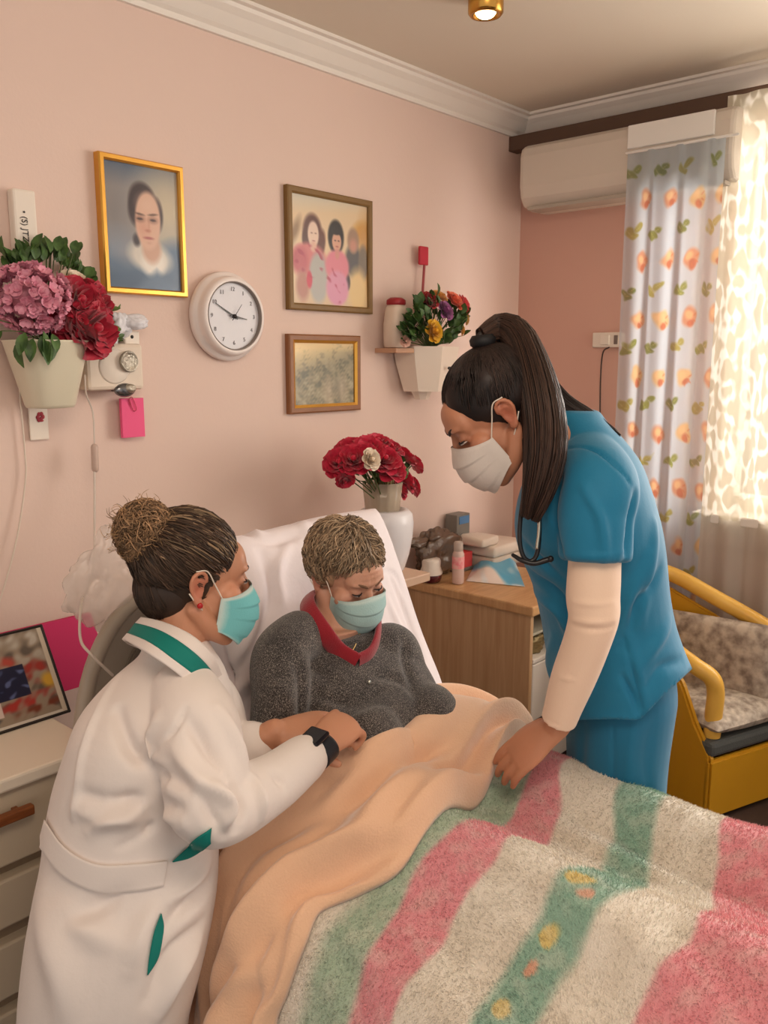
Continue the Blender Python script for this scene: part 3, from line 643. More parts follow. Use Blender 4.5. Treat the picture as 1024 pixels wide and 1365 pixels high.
c0 = V(564.5, 341, Y=2.10) - o0; box('paddle', m_sw, c0[0] - .025, c0[0] + .025, c0[1] - .006, c0[1] + .006, c0[2] - .034, c0[2] + .034, .004, fs_)
bt = V(528, 466, Y=2.07); bo = thing('white_bottle', 'white bottle with a dark red cap on a small wall shelf beside the planter', 'bottle', bt)
link('bottle_body', new_mesh('bottle_body', *rings_vf([squ(.034, .006, 0, 0), squ(.042, .01, 0, 0), squ(.043, .09, 0, 0), squ(.036, .145, 0, 0), squ(.028, .16, 0, 0)], True, True), mat('bottle_white', (228, 208, 190), .4)), bo)
link('cap', new_mesh('cap', *rings_vf([squ(.03, .158, 0, 0), squ(.033, .162, 0, 0), squ(.032, .176, 0, 0), squ(.02, .184, 0, 0)], True, True), mat('dark_red_cap', (158, 38, 46), .4)), bo)
mb = MB()
for z in (.105,): mb.add(*ell((.004, -.040, z), (.010, .002, .012), nu=10, nv=6))
mb.build('label_print', mat('print_grey', (140, 118, 108), .6), bo)
sh = tag(box('bottle_shelf', mat('shelf_tan', (196, 150, 120), .6), bt[0] - .05, bt[0] + .05, bt[1] - .045, W, bt[2] - .012, bt[2] + .005, .002), 'small tan wall shelf under the white bottle', 'shelf')
# --- socket on the right wall
s1 = V(810, 453, X=XB - .02); ws = thing('wall_socket', 'white double socket on the right wall with a cable hanging down', 'socket', (XB, s1[1], s1[2]))
box('plate', m_offw, -.022, 0, -.066, .068, -.03, .03, .004, ws); box('switch_slot', mat('slot_grey', (120, 104, 96), .5), -.025, -.02, -.046, -.030, -.018, .018, .001, ws); box('plug', m_offw, -.03, -.02, -.012, .03, -.02, .02, .004, ws)
tag(link('black_cable', new_mesh('black_cable', *tube([V(812, 463, X=XB - .03), V(804, 470, X=XB - .02), V(801, 500, X=XB - .012), V(800, 555, X=XB - .012), V(799, 640, X=XB - .012), (XB - .012, 1.73, .4)], .003, 8, 40), mat('dark_cable', (70, 52, 46), .5))), 'dark cable hanging from the socket on the right wall', 'cable')
# ================================================================== furniture
# ------------------------------------------------------------------ dresser at the left
m_dw = mat('dresser_paint', (206, 190, 166), .5, var=.03, vscale=4); m_dt = mat('dresser_top', (238, 226, 208), .3); m_hw = mat('handle_wood', (150, 88, 46), .45, color2=(120, 66, 34), wood=(3, 20, 20))
DY = 1.675; dz = lambda py: float(V(20, py, Y=DY)[2])
ds = thing('dresser', 'cream chest of drawers with brown wooden handles against the wall at far left', 'dresser', (.4, 1.9, 0))
ox, oy = .4, 1.9
top = .655
box('worktop', m_dt, -.95, .50, DY - .02 - oy, W - .012 - oy, top - .03, top, .006, ds)
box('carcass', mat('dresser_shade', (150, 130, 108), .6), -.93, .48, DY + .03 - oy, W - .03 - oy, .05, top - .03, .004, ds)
zs = [(dz(1044), dz(1150)), (dz(1168), dz(1232)), (dz(1254), dz(1326)), (dz(1346), .06)]
for i, (a, b) in enumerate(zs):
    if a <= b + .02: continue
    d = box('drawer', m_dw, -.92, .475, DY - oy, DY + .04 - oy, b, a, .005, ds)
    if i == 0:
        zc = dz(1078); x1 = float(V(42, 1066, Y=DY - .02)[0]) - ox
        box('handle', m_hw, x1 - .3, x1, DY - .035 - oy, DY - .016 - oy, zc - .011, zc + .011, .004, d)
        for hx in (x1 - .27, x1 - .03): box('handle_post', m_hw, hx - .006, hx + .006, DY - .017 - oy, DY - oy, zc - .006, zc + .006, .001, d)
def food_photo(u, v):
    c = np.tile(np.array([150., 134, 116]), (len(u), 1)); k = n2(u * 40, v * 30, 1, 71) + .7 * n2(u * 90, v * 80, 1, 72)
    c = blend(c, (88, 78, 70), np.clip(k * .4, 0, .8)); c = blend(c, (206, 200, 190), np.clip(-k * .35, 0, .7) * np.clip(1.2 - v * 2, 0, 1))
    c = blend(c, (222, 208, 188), soft_ell(u, v, .12, .25, .28, .22, .12)); c = blend(c, (120, 96, 76), soft_ell(u, v, .2, .36, .07, .06, .4)); c = blend(c, (170, 140, 110), soft_ell(u, v, .08, .16, .15, .06, .6))
    c = blend(c, (186, 132, 92), soft_ell(u, v, .25, .52, .26, .08, .3, -.15)); c = blend(c, (150, 100, 70), np.clip(k * .5, 0, .6) * soft_ell(u, v, .25, .56, .3, .1, .3))
    c = blend(c, (176, 74, 62), soft_ell(u, v, .62, .32, .13, .08, .3) * np.clip(.55 + .4 * k, 0, 1)); c = blend(c, (160, 56, 50), soft_ell(u, v, .86, .45, .08, .14, .3) * np.clip(.55 + .4 * k, 0, 1)); c = blend(c, (206, 160, 60), soft_ell(u, v, .93, .60, .05, .08, .4))
    m1 = ((u > .50) & (u < .78) & (v > .36) & (v < .70)).astype(float); c = blend(c, (34, 36, 60), m1); c = blend(c, (90, 100, 140), m1 * np.clip(n2(u * 60, v * 60, 1, 73) - 1, 0, 1))
    c = blend(c, (170, 58, 52), soft_ell(u, v, .75, .76, .22, .06, .3, -.2) * np.clip(.55 + .4 * k, 0, 1)); c = blend(c, (120, 60, 44), soft_ell(u, v, .82, .86, .2, .04, .5, -.2) * np.clip(.55 + .4 * k, 0, 1)); m2 = ((u < .56) & (v > .70) & (v < .86)).astype(float); c = blend(c, (210, 190, 180), m2)
    c = blend(c, (84, 80, 76), ((u < .6) & (v > .88)).astype(float) * np.clip(.5 + .5 * k, 0, 1)); c = blend(c, (214, 204, 190), (v > .955).astype(float)); c = blend(c, (206, 192, 172), (u > .955).astype(float))
    return c
# the photograph leaning back against the pink folder
q = [V(-40, 872, Y=1.96), V(76, 838, Y=1.96), V(92, 943, Y=1.86), V(-40, 992, Y=1.86)]
bl_ = np.array([.60, 1.875, top + .003]); br_ = np.array([float(V(92, 943, Y=1.875)[0]), 1.875, top + .003]); tl_ = bl_ + np.array([0, .09, .20]); tr_ = br_ + np.array([-.012, .09, .20])
ph = thing('leaning_photograph', 'framed colour photograph of food leaning on the chest of drawers', 'photograph', (float(bl_[0]), float(bl_[1]), top)); o0 = np.array(ph.location)
uu, vv = np.meshgrid(np.linspace(0, 1, 150), np.linspace(0, 1, 120))
G = (tl_ * (1 - uu[..., None]) + tr_ * uu[..., None]) * (1 - vv[..., None]) + (bl_ * (1 - uu[..., None]) + br_ * uu[..., None]) * vv[..., None]
nb = nrm(np.cross(tr_ - tl_, tl_ - bl_)); nb = nb if nb[1] < 0 else -nb
painted_sheet('print', G - o0 + nb * .001, food_photo, mat('print_paper'), ph)
mb = MB()
for a, b in ((bl_, br_), (br_, tr_), (tr_, tl_), (tl_, bl_)): mb.add(*tube([a - o0, b - o0], .004, 6))
P4 = [bl_, br_, tr_, tl_]; mb.add([tuple(p - o0 - nb * .001) for p in P4] + [tuple(p - o0 - nb * .008) for p in P4], [(0, 1, 2, 3), (7, 6, 5, 4), (0, 4, 5, 1), (1, 5, 6, 2), (2, 6, 7, 3), (3, 7, 4, 0)])
mb.build('frame', mat('black_edge', (40, 34, 32), .4), ph, smooth=False)
pf = [np.array([.40, 2.0, top + .003]), np.array([1.13, 2.0, top + .003]), np.array([1.13, 2.09, top + .165]), np.array([.40, 2.09, top + .165])]
fo = [tuple(p) for p in pf] + [tuple(p + np.array([0, .012, 0])) for p in pf]
tag(link('pink_folder', new_mesh('pink_folder', fo, [(0, 1, 2, 3), (7, 6, 5, 4), (0, 4, 5, 1), (1, 5, 6, 2), (2, 6, 7, 3), (3, 7, 4, 0)], mat('magenta_card', (196, 22, 92), .6), False)), 'magenta folder standing behind the leaning photograph', 'folder')

# ------------------------------------------------------------------ nightstand
m_nw = mat('beech_veneer', (204, 166, 126), .45, color2=(186, 146, 106), wood=(9, 9, .5)); m_nt = mat('beech_top', (208, 164, 116), .35, color2=(190, 144, 98), wood=(1, 8, 1))
NX0, NX1, NY0, NY1, NZ = 2.475, 2.93, 1.525, 2.115, .655
ns = thing('nightstand', 'light beech bedside cabinet with white drawers behind the nurse in blue', 'nightstand', ((NX0 + NX1) / 2, (NY0 + NY1) / 2, 0)); ox, oy = (NX0 + NX1) / 2, (NY0 + NY1) / 2
hx, hy = (NX1 - NX0) / 2, (NY1 - NY0) / 2
box('top_board', m_nt, -hx - .012, hx + .012, -hy - .014, hy, NZ - .038, NZ, .007, ns)
box('side_panel', m_nw, -hx, -hx + .02, -hy, hy, .01, NZ - .038, .002, ns); box('side_panel', m_nw, hx - .02, hx, -hy, hy, .01, NZ - .038, .002, ns)
box('back_panel', m_nw, -hx + .02, hx - .02, hy - .012, hy, .01, NZ - .038, .001, ns)
m_dr = mat('drawer_white', (232, 224, 214), .35)
box('glass_shelf', m_dr, -hx + .02, hx - .02, -hy - .004, hy - .02, .435, .452, .003, ns); box('upper_shelf', mat('shelf_glass', (196, 190, 170), .15, alpha=.8), -hx + .02, hx - .02, -hy + .006, hy - .02, .535, .545, .002, ns)
d = box('drawer', m_dr, -hx + .022, hx - .022, -hy - .002, -hy + .3, .215, .43, .004, ns); box('handle', mat('aged_silver'), -.06, .06, -hy - .02, -hy - .006, .35, .362, .003, d)
box('drawer', m_dr, -hx + .022, hx - .022, -hy - .002, -hy + .3, .012, .175, .004, ns); box('drawer_gap', mat('plinth_dark', (52, 36, 30), .6), -hx + .02, hx - .02, -hy + .03, -hy + .06, .17, .22, .001, ns)
tr = thing('shelf_trinket', 'small ornate gold trinket on the glass shelf of the bedside cabinet', 'trinket', (NX0 + .11, NY0 + .05, .453))
crumple('trinket_body', mat('trinket_gold', (150, 132, 92), .4, metal=.5, var=.3, vscale=80), (0, 0, .03), (.05, .03, .03), 82, .35, tr)
# things on it
def stand(px, py): p = V(px, py, Z=NZ); return p
p = V(575, 748, Y=1.99); jam = thing('jam_jar', 'dark red jam jar with white cover on the corner of the cabinet', 'jar', (p[0], p[1], NZ + .001))
link('jar_glass', new_mesh('jar_glass', *lathe([(0, 0), (.03, 0), (.036, .004), (.042, .02), (.042, .036), (.038, .044)], 28), mat('jam', (84, 26, 30), .12, coat=.6)), jam)
link('paper_cover', new_mesh('paper_cover', *lathe([(.043, .033), (.044, .04), (.036, .062), (.037, .085), (.034, .092), (0, .094)], 28), mat('paper_cloth', (232, 220, 208), .8, bump=.3, bscale=40)), jam)
p = V(611, 745, Y=1.90); b3 = thing('spray_bottle', 'clear bottle with a pink label standing on the bedside cabinet', 'bottle', (p[0], p[1], NZ + .001)); link('bottle_body', new_mesh('bottle_body', *lathe([(0, 0), (.021, 0), (.023, .004), (.023, .115), (.019, .125), (.017, .13)], 24), mat('cloudy_plastic', (226, 196, 186), .25, alpha=.9)), b3)
link('label', new_mesh('label', *lathe([(.0235, .06), (.0238, .062), (.0238, .105), (.0235, .107)], 24), mat('pink_label', (240, 130, 140), .5, color2=(246, 190, 186), vscale=60)), b3); link('cap', new_mesh('cap', *lathe([(.018, .128), (.0185, .13), (.0185, .158), (.014, .165), (0, .166)], 24), mat('clear_cap', (214, 196, 184), .2, alpha=.7)), b3)
p = V(622, 745, Y=1.97); rb = thing('red_box', 'small red medicine box behind the clear bottle', 'box', (p[0] + .03, p[1] + .05, NZ + .001)); box('carton', mat('carton_red', (222, 74, 74), .5, var=.1, vscale=30), -.05, .045, -.025, .025, 0, .075, .002, rb); box('tray_base', mat('grey_tray', (126, 116, 108), .5), -.055, .05, -.03, .03, 0, .014, .002, rb)
p = V(618, 692, Y=2.055); bb = thing('blue_label_box', 'grey box with a blue label standing behind the brown plastic bag', 'box', (p[0], 2.085, NZ + .001)); box('carton', mat('carton_grey', (122, 116, 108), .5), -.045, .045, -.03, .03, 0, p[2] - NZ + .02, .003, bb); box('label', mat('blue_label', (84, 124, 166), .5), -.03, .036, -.033, -.029, p[2] - NZ - .02, p[2] - NZ + .012, .001, bb)
# brown plastic bag
p = V(582, 735, Y=2.03); bg = thing('brown_plastic_bag', 'crumpled shiny brown plastic bag behind the jam jar', 'plastic bag', (p[0], p[1], NZ + .001))
m_bag = mat('brown_film', (98, 78, 64), .22, bump=.6, bscale=30, spec=.8, var=.3, vscale=20)
crumple('bag_body', m_bag, (0, 0, .088), (.10, .05, .085), 91, .22, bg, 64, 44, 12); crumple('bag_neck', m_bag, (-.11, .0, .155), (.05, .02, .018), 94, .35, bg); crumple('bag_top', m_bag, (.01, 0, .165), (.07, .03, .035), 98, .35, bg)
# white packages stacked
m_pk = mat('package_film', (226, 210, 194), .3, bump=.25, bscale=18)
for i, (px, py, w, d, h, z, lb) in enumerate(((662, 742, .12, .09, .05, 0, 'grey-white package at the bottom of the stack on the cabinet'), (664, 727, .125, .09, .042, .052, 'white wrapped package in the middle of the stack on the cabinet'), (645, 706, .06, .06, .04, .096, 'small white package topmost on the stack on the cabinet'))):
    p = V(px, py, Y=1.97); x = float(p[0]); t = thing('white_package', lb, 'package', (x, 1.99, NZ + .001 + z), 0, 'stacked white packages')
    v, f = box_vf(-w, w, -d, d, 0, h, .014, 4); v = np.array(v); v[:, 2] += .003 * wav(v, 40, i) * (v[:, 2] > h * .5); link('wrapping', new_mesh('wrapping', v, f, mat('package_grey', (204, 188, 172), .4) if i == 0 else m_pk), t)
# packet of wipes lying at the front
P5 = [V(640, 741, Z=NZ), V(683, 739, Z=NZ), V(710, 778, Z=NZ), V(684, 790, Z=NZ), V(621, 775, Z=NZ)]; c5 = np.mean(P5, 0); wp = thing('wipes_packet', 'blue and white soft packet lying at the front edge of the cabinet', 'packet', (c5[0], c5[1], NZ))
def wp_paint(u, v):
    c = np.tile(np.array([90., 176, 212]), (len(u), 1)); c = blend(c, (238, 222, 212), np.clip(((1 - u) * .5 + v * .9 - .95) * 8 + 1.0 * n2(u * 9, v * 9, 1, 77), 0, 1)); c = blend(c, (226, 234, 238), np.clip(n2(u * 16, v * 16, 1, 78) - .7, 0, 1)); return c
uu, vv = np.meshgrid(np.linspace(0, 1, 60), np.linspace(0, 1, 60)); A5 = [P5[0], P5[1], P5[2] * .6 + P5[3] * .4, P5[4]]
G = ((A5[0] * (1 - uu[..., None]) + A5[1] * uu[..., None]) * (1 - vv[..., None]) + (A5[3] * (1 - uu[..., None]) + A5[2] * uu[..., None]) * vv[..., None]) - np.array([c5[0], c5[1], NZ])
ed = np.clip(np.minimum(np.minimum(uu, 1 - uu), np.minimum(vv, 1 - vv)) * 6, 0, 1) ** .6; G[..., 2] = .002 + ed * (.024 + .007 * wav(np.stack([uu, vv, 0 * uu], 2).reshape(-1, 3), 9, 79).reshape(60, 60))
painted_sheet('pouch', G, wp_paint, mat('soft_pouch', (255, 255, 255), .3, attr=True), wp)

# ------------------------------------------------------------------ shelf behind the bed with vase and roses
vp = V(513, 700, Y=1.86); VZ = .80
tag(box('bedside_shelf', mat('shelf_beige', (206, 172, 146), .5), vp[0] - .3, vp[0] + .085, 1.73, W, VZ - .03, VZ, .004), 'beige wall shelf carrying the vase of roses behind the pillow', 'shelf')
va = thing('white_vase', 'white ceramic vase full of crimson roses behind the patient', 'vase', (vp[0], vp[1], VZ + .001)); s = .094
link('vase_body', new_mesh('vase_body', *lathe([(0, 0), (.06, 0), (.066, .006), (.083, .06), (s, .12), (.097, .165), (.093, .195), (.080, .208), (.064, .212), (.058, .2), (.0, .195)], 48), mat('white_ceramic', (226, 222, 224), .25)), va)
gz = VZ + .19; gt = thing('ribbed_glass', 'ribbed glass tumbler of rose stems set into the white vase', 'glass', (vp[0] - .012, vp[1], gz))
v = []; n = 48; prf = [(.056, .0), (.058, .04), (.066, .115), (.063, .115), (.055, .03), (.0, .025)]
for r, h in prf:
    for j in range(n): rr = r * (1 + .05 * (j % 4 == 0)); v.append((rr * math.cos(2 * math.pi * j / n), rr * math.sin(2 * math.pi * j / n), h))
link('tumbler', new_mesh('tumbler', v, [(i * n + j, i * n + (j + 1) % n, (i + 1) * n + (j + 1) % n, (i + 1) * n + j) for i in range(len(prf) - 1) for j in range(n)], mat('ribbed_glass_m', (214, 196, 172), .15, alpha=.45)), gt)
tag(link('white_paper', new_mesh('white_paper', *box_vf(vp[0] + .03, vp[0] + .075, vp[1] + .03, vp[1] + .036, gz - .02, gz + .13, .001), mat('paper_white', (226, 222, 230), .7), False)), 'slip of white paper standing behind the ribbed glass', 'paper')
root3 = np.array([vp[0] - .012, vp[1], gz + .03])
rp = [(105, 178, 1.83), (165, 165, 1.79), (150, 125, 1.86), (225, 122, 1.80), (268, 95, 1.86), (320, 118, 1.84), (200, 155, 1.78), (325, 200, 1.77), (270, 150, 1.79), (385, 150, 1.86), (430, 185, 1.9), (390, 250, 1.84), (425, 282, 1.86), (300, 165, 1.77), (370, 290, 1.83)]
nmv = ['leftmost', 'second from the left', 'upper left', 'upper middle', 'topmost', 'upper right', 'middle left', 'front lower', 'middle, right of the white one', 'right', 'rightmost', 'lower right', 'lowest right', 'front, below the top', 'lowest']
for i, (x, y, Y) in enumerate(rp):
    c = V(420 + x / 3.2, 560 + y / 3.2, Y=Y); flower('red_rose', 'crimson rose in the white vase, the %s of the bunch' % nmv[i], 'rose', c, nrm(c - root3 + np.array([0, -.10, .0])), .038 if i not in (10, 12, 14) else .028, m_red, root3, 60 + i % 4, .15, 'crimson roses in the white vase')
c = V(459, 601, Y=1.82); flower('red_rosebud', 'single crimson rosebud drooping at the lower left of the vase', 'rose', V(460.5, 641, Y=1.8), (-.4, -.6, -.5), .022, m_red, root3, 61, 0)
flower('white_rose', 'single cream rose among the crimson roses in the vase', 'rose', V(496, 612, Y=1.71), (-.1, -1, .3), .024, m_cwhite, root3, 62)
foliage('rose_foliage', 'dark rose leaves and stems filling the ribbed glass', root3, [V(x, y, Y=1.85) for x, y in ((480, 630), (490, 640), (500, 635), (512, 636), (522, 640), (530, 628), (508, 622))], m_leaf, seed=21, n=70, spread=.014, size=(.035, .02))
mb = MB(); g = np.random.default_rng(4)
for i in range(16):
    a = g.uniform(0, 6.28); r = g.uniform(.01, .045); mb.add(*tube([root3 + np.array([r * math.cos(a) * .8, r * math.sin(a) * .8, -.012]), root3 + np.array([r * math.cos(a) * 1.25, r * math.sin(a) * 1.25, .1])], .0035, 6, 4))
tag(mb.build('cut_stems', mat('stem_tan', (150, 128, 84), .6)), 'bundle of brownish rose stems in the ribbed glass', 'stems')

# ------------------------------------------------------------------ yellow armchair
e1 = np.array([math.cos(R(-20)), math.sin(R(-20)), 0]); e2 = np.array([math.sin(R(20)), math.cos(R(20)), 0])
ch = thing('yellow_armchair', 'yellow armchair with bent arms and grey floral cushions by the window', 'armchair', (2.6, .92, 0), R(-20))
m_y = mat('mustard_wood', (206, 146, 34), .38, color2=(190, 128, 26), vscale=5); m_yp = mat('mustard_panel', (196, 142, 24), .5, var=.05, vscale=6); m_yr = mat('honey_rail', (230, 182, 84), .32, color2=(216, 164, 66), vscale=6)
Wc, Dc = .44, .44                       # local x = across, local y = depth to the back
def slab(name, m, pts, axis, th, bev=.006, parent=None):
    pts = np.array(pts, float); a = np.asarray(axis, float) * th; v = [tuple(p) for p in pts] + [tuple(p + a) for p in pts]; n = len(pts)
    f = [tuple(range(n)), tuple(range(2 * n - 1, n - 1, -1))] + [(i, (i + 1) % n, n + (i + 1) % n, n + i) for i in range(n)]
    bm = bmesh.new(); me = new_mesh(name, v, f, m, False); bm.from_mesh(me); bmesh.ops.recalc_face_normals(bm, faces=bm.faces[:]); bmesh.ops.bevel(bm, geom=bm.edges[:], offset=bev, segments=2, affect='EDGES'); bm.to_mesh(me); bm.free(); return link(name, me, parent)
side = [(0, 0, .02), (0, Dc, .05), (0, Dc, .64), (0, .33, .59), (0, .2, .52), (0, .13, .44), (0, .07, .33), (0, .0, .24)]
slab('side_panel', m_yp, side, (1, 0, 0), .028, .008, ch)
slab('side_panel', m_yp, [(.22, .42, .02), (.42, .02, .02), (.42, .02, .24), (.40, .06, .42), (.30, .26, .60), (.22, .42, .68)], (.886, .45, 0), .022, .007, ch)
slab('front_apron', m_yp, [(.0, -.006, .02), (Wc, -.006, .02), (Wc, -.006, .225), (.0, -.006, .225)], (0, 1, 0), .026, .008, ch)
slab('back_panel', m_yp, [(.02, Dc - .01, .06), (.23, .42, .06), (.23, .42, .66), (.12, Dc, .68), (.02, Dc - .01, .62)], (0, 1, 0), .022, .008, ch)
link('arm_rail', new_mesh('arm_rail', *tube([(.056, .046, .25), (.056, .042, .36), (.055, .04, .44), (.04, .05, .488), (.012, .10, .52), (.006, .21, .56), (.006, .36, .64), (.05, .455, .70), (.14, .475, .735), (.225, .42, .73), (.30, .27, .665), (.38, .11, .585), (.405, .055, .53), (.40, .045, .45), (.40, .045, .25)], .028, 20, 160), m_yr), ch)
box('seat_platform', mat('dark_grey_cloth', (78, 80, 78), .85, bump=.2, bscale=200), .004, Wc - .004, -.004, Dc - .03, .235, .285, .014, ch)
m_fl = mat('grey_floral', (204, 192, 176), .85, color2=(140, 126, 114), vscale=34, detail=8, bump=.1, bscale=200)
def cushion(name, label, c, ax, ay, w, d, th, parent=None, seed=0, m=None, n=40):
    """puffed rectangular cushion; ax, ay the two edge directions"""
    ax, ay = nrm(ax), nrm(ay); az = np.cross(ax, ay); u, v = np.meshgrid(np.linspace(-1, 1, n), np.linspace(-1, 1, n))
    e = (np.clip(1 - np.abs(u) ** 4, 0, 1) * np.clip(1 - np.abs(v) ** 4, 0, 1)) ** .45; pin = 1 - .05 * (1 - np.abs(v)) * (np.abs(u) > .9) ; V2 = []
    for sgn in (1, -1):
        k = th * .5 * e * (1 + .06 * wav(np.stack([u, v, 0 * u + sgn], 2).reshape(-1, 3), 4, seed).reshape(n, n)) * sgn
        V2.append((np.asarray(c) + ax * (u * w / 2 * pin)[..., None] + ay * (v * d / 2)[..., None] + az * k[..., None]).reshape(-1, 3))
    f = grid_f(n, n); return link(name, new_mesh(name, np.vstack(V2), [tuple(q) for q in f] + [tuple(q[::-1] + n * n) for q in f], m), parent)
def wpt(a, b, z): return np.array([2.6, .92, 0]) + e1 * a + e2 * b + np.array([0, 0, z])
k = cushion('seat_cushion', '', wpt(.20, .18, .328), e1, e2, .36, .38, .085, m=m_fl, seed=3); tag(k, 'grey floral seat cushion lying on the yellow armchair', 'cushion')
k2 = cushion('side_cushion', '', wpt(.26, .21, .46), -(e1 * .44 - e2 * .90), np.array([0, 0, 1.]) + (e1 * .9 + e2 * .44) * .12, .37, .30, .08, m=mat('taupe_floral', (192, 176, 158), .85, color2=(126, 110, 98), vscale=26, detail=7), seed=5); tag(k2, 'taupe floral cushion propped against the far arm of the armchair', 'cushion')
rg = tag(box('floor_rug', mat('dark_rug', (66, 48, 38), .9, var=.2, vscale=40), 2.0, 3.1, -.6, .9, .0005, .006, .002), 'dark brown rug on the floor in front of the armchair', 'rug')
# ================================================================== bed, blankets
def sstep(x): x = np.clip(x, 0, 1); return x * x * (3 - 2 * x)
def Hs(x, y):
    """top surface of the striped blanket draped over the legs and the bed's edges"""
    x = np.asarray(x, float); y = np.asarray(y, float)
    lap = sstep((y - .80) / .35)
    foot = sstep((y + .35) / .4)
    t = .585 + foot * ((.105 + .02 * lap) * np.exp(-((x - 1.13 - .03 * np.sin(y * 5)) / .135) ** 2) + (.10 - .05 * lap) * np.exp(-((x - 1.47) / .12) ** 2)) + .02 * lap
    up = sstep((y - .86) / .20) * np.exp(-np.abs((x - 1.34) / .33) ** 6); tg = .722 - 1.5 * (x - 1.33) ** 2 - .6 * np.clip(y - 1.13, 0, .25); t = t + up * np.log1p(np.exp((tg - t) / .012)) * .012
    p = np.stack([x, y, 0 * x], -1).reshape(-1, 3)
    t = t + (.006 * wav(p, 7, 201) + .0025 * wav(p, 19, 202)).reshape(x.shape)
    fl = .10 * sstep((1.08 - y) / .12)                  # the side hangs freely away from the kneeling figure
    eL = np.clip((x - (.80 - fl)) / (.07 + fl), 0, 1) ; eL = np.sin(eL * math.pi / 2) ** .55
    eR = np.clip((1.69 - x) / .085, 0, 1); eR = np.sin(eR * math.pi / 2) ** .55
    return .06 + (t - .06) * eL * eR
def hit(px, py, H=None, lift=0.0):
    d = FW + RT * (px - CX) / F + UP * (CY - py) / F; H = H or Hs
    t = np.linspace(.7, 3.2, 1400); P = CAM + t[:, None] * d; g = P[:, 2] - (H(P[:, 0], P[:, 1]) + lift); i = np.argmax(g < 0)
    a, b = g[i - 1], g[i]; s = a / (a - b); return P[i - 1] * (1 - s) + P[i] * s
m_hb = mat('headboard_grey', (150, 138, 124), .5); m_bf = mat('bed_frame', (186, 172, 156), .45)
bed = thing('hospital_bed', 'bed with a grey moulded headboard under the blankets', 'bed', (1.19, .6, 0)); ox, oy = 1.19, .6
def arch(w, h, n=40, e=3.4): return [(w * math.copysign(abs(math.cos(t)) ** (2 / e), math.cos(t)), h * abs(math.sin(t)) ** (2 / e)) for t in np.linspace(0, math.pi, n)]
hb = [(x, .965 - oy + .62, z + .42) for x, z in arch(.385, .60)]
def slab2(name, m, pts, th, parent, bev=.006):
    return slab(name, m, pts, (0, th, 0), 1.0, bev, parent)
slab2('headboard', m_hb, [(x, 1.575 - oy, z) for x, _, z in hb], .03, bed)
slab2('headboard_panel', mat('headboard_inset', (122, 110, 96), .55), [(x * .84, 1.568 - oy, .42 + (z - .42) * .90) for x, _, z in hb], .008, bed)
link('headboard_rim', new_mesh('headboard_rim', *tube([(x, 1.585 - oy, z) for x, _, z in hb], .017, 12)), bed).data.materials.append(mat('rim_taupe', (168, 154, 138), .4))
box('bed_frame', m_bf, -.39, .42, -.98, .98, .26, .34, .01, bed); box('mattress', mat('mattress_blue', (70, 96, 170), .8), -.385, .415, -.95, .70, .34, .535, .03, bed)
slab('backrest', mat('sheet_white', (226, 216, 214), .8, bump=.1, bscale=30), [(-.12, .62, .35), (-.12, .66, .52), (-.12, .93, .88), (-.12, .955, .86), (-.12, .955, .35)], (.50, 0, 0), 1.0, .02, bed)
for x in (-.36, .39):
    for y in (-.94, .94): box('bed_leg', m_bf, x - .02, x + .02, y - .02, y + .02, 0, .27, .005, bed)
# pillow
m_pil = mat('pillow_cotton', (230, 220, 222), .75, bump=.35, bscale=11)
pb_, pt_ = np.array([1.325, 1.28, .60]), np.array([1.32, 1.515, 1.09]); ayp = pt_ - pb_
pil = cushion('pillow', '', (pb_ + pt_) / 2, (1, .0, 0), ayp, .68, float(np.linalg.norm(ayp)) + .03, .20, m=m_pil, seed=11, n=90)
n = len(pil.data.vertices); co = np.empty(n * 3); pil.data.vertices.foreach_get('co', co); co = co.reshape(-1, 3)
no = np.empty(n * 3); pil.data.vertex_normals.foreach_get('vector', no); no = no.reshape(-1, 3)
g = np.random.default_rng(8); FL = []
for i in range(26):
    s = np.array([g.uniform(1.0, 1.66), 0, g.uniform(.65, 1.08)]); s[1] = 1.30 + (s[2] - .6) * .48 - .05; d = nrm(np.array([g.uniform(-.6, .6), .3, g.uniform(.3, 1)])) * g.uniform(.08, .2); FL.append(([s, s + d * .5 + g.normal(size=3) * .01, s + d], .016, g.choice([-.016, .014])))
co = folds(FL)(co, no); pil.data.vertices.foreach_set('co', co.ravel()); pil.data.update()
tag(pil, 'large white pillow propped upright behind the patient', 'pillow')

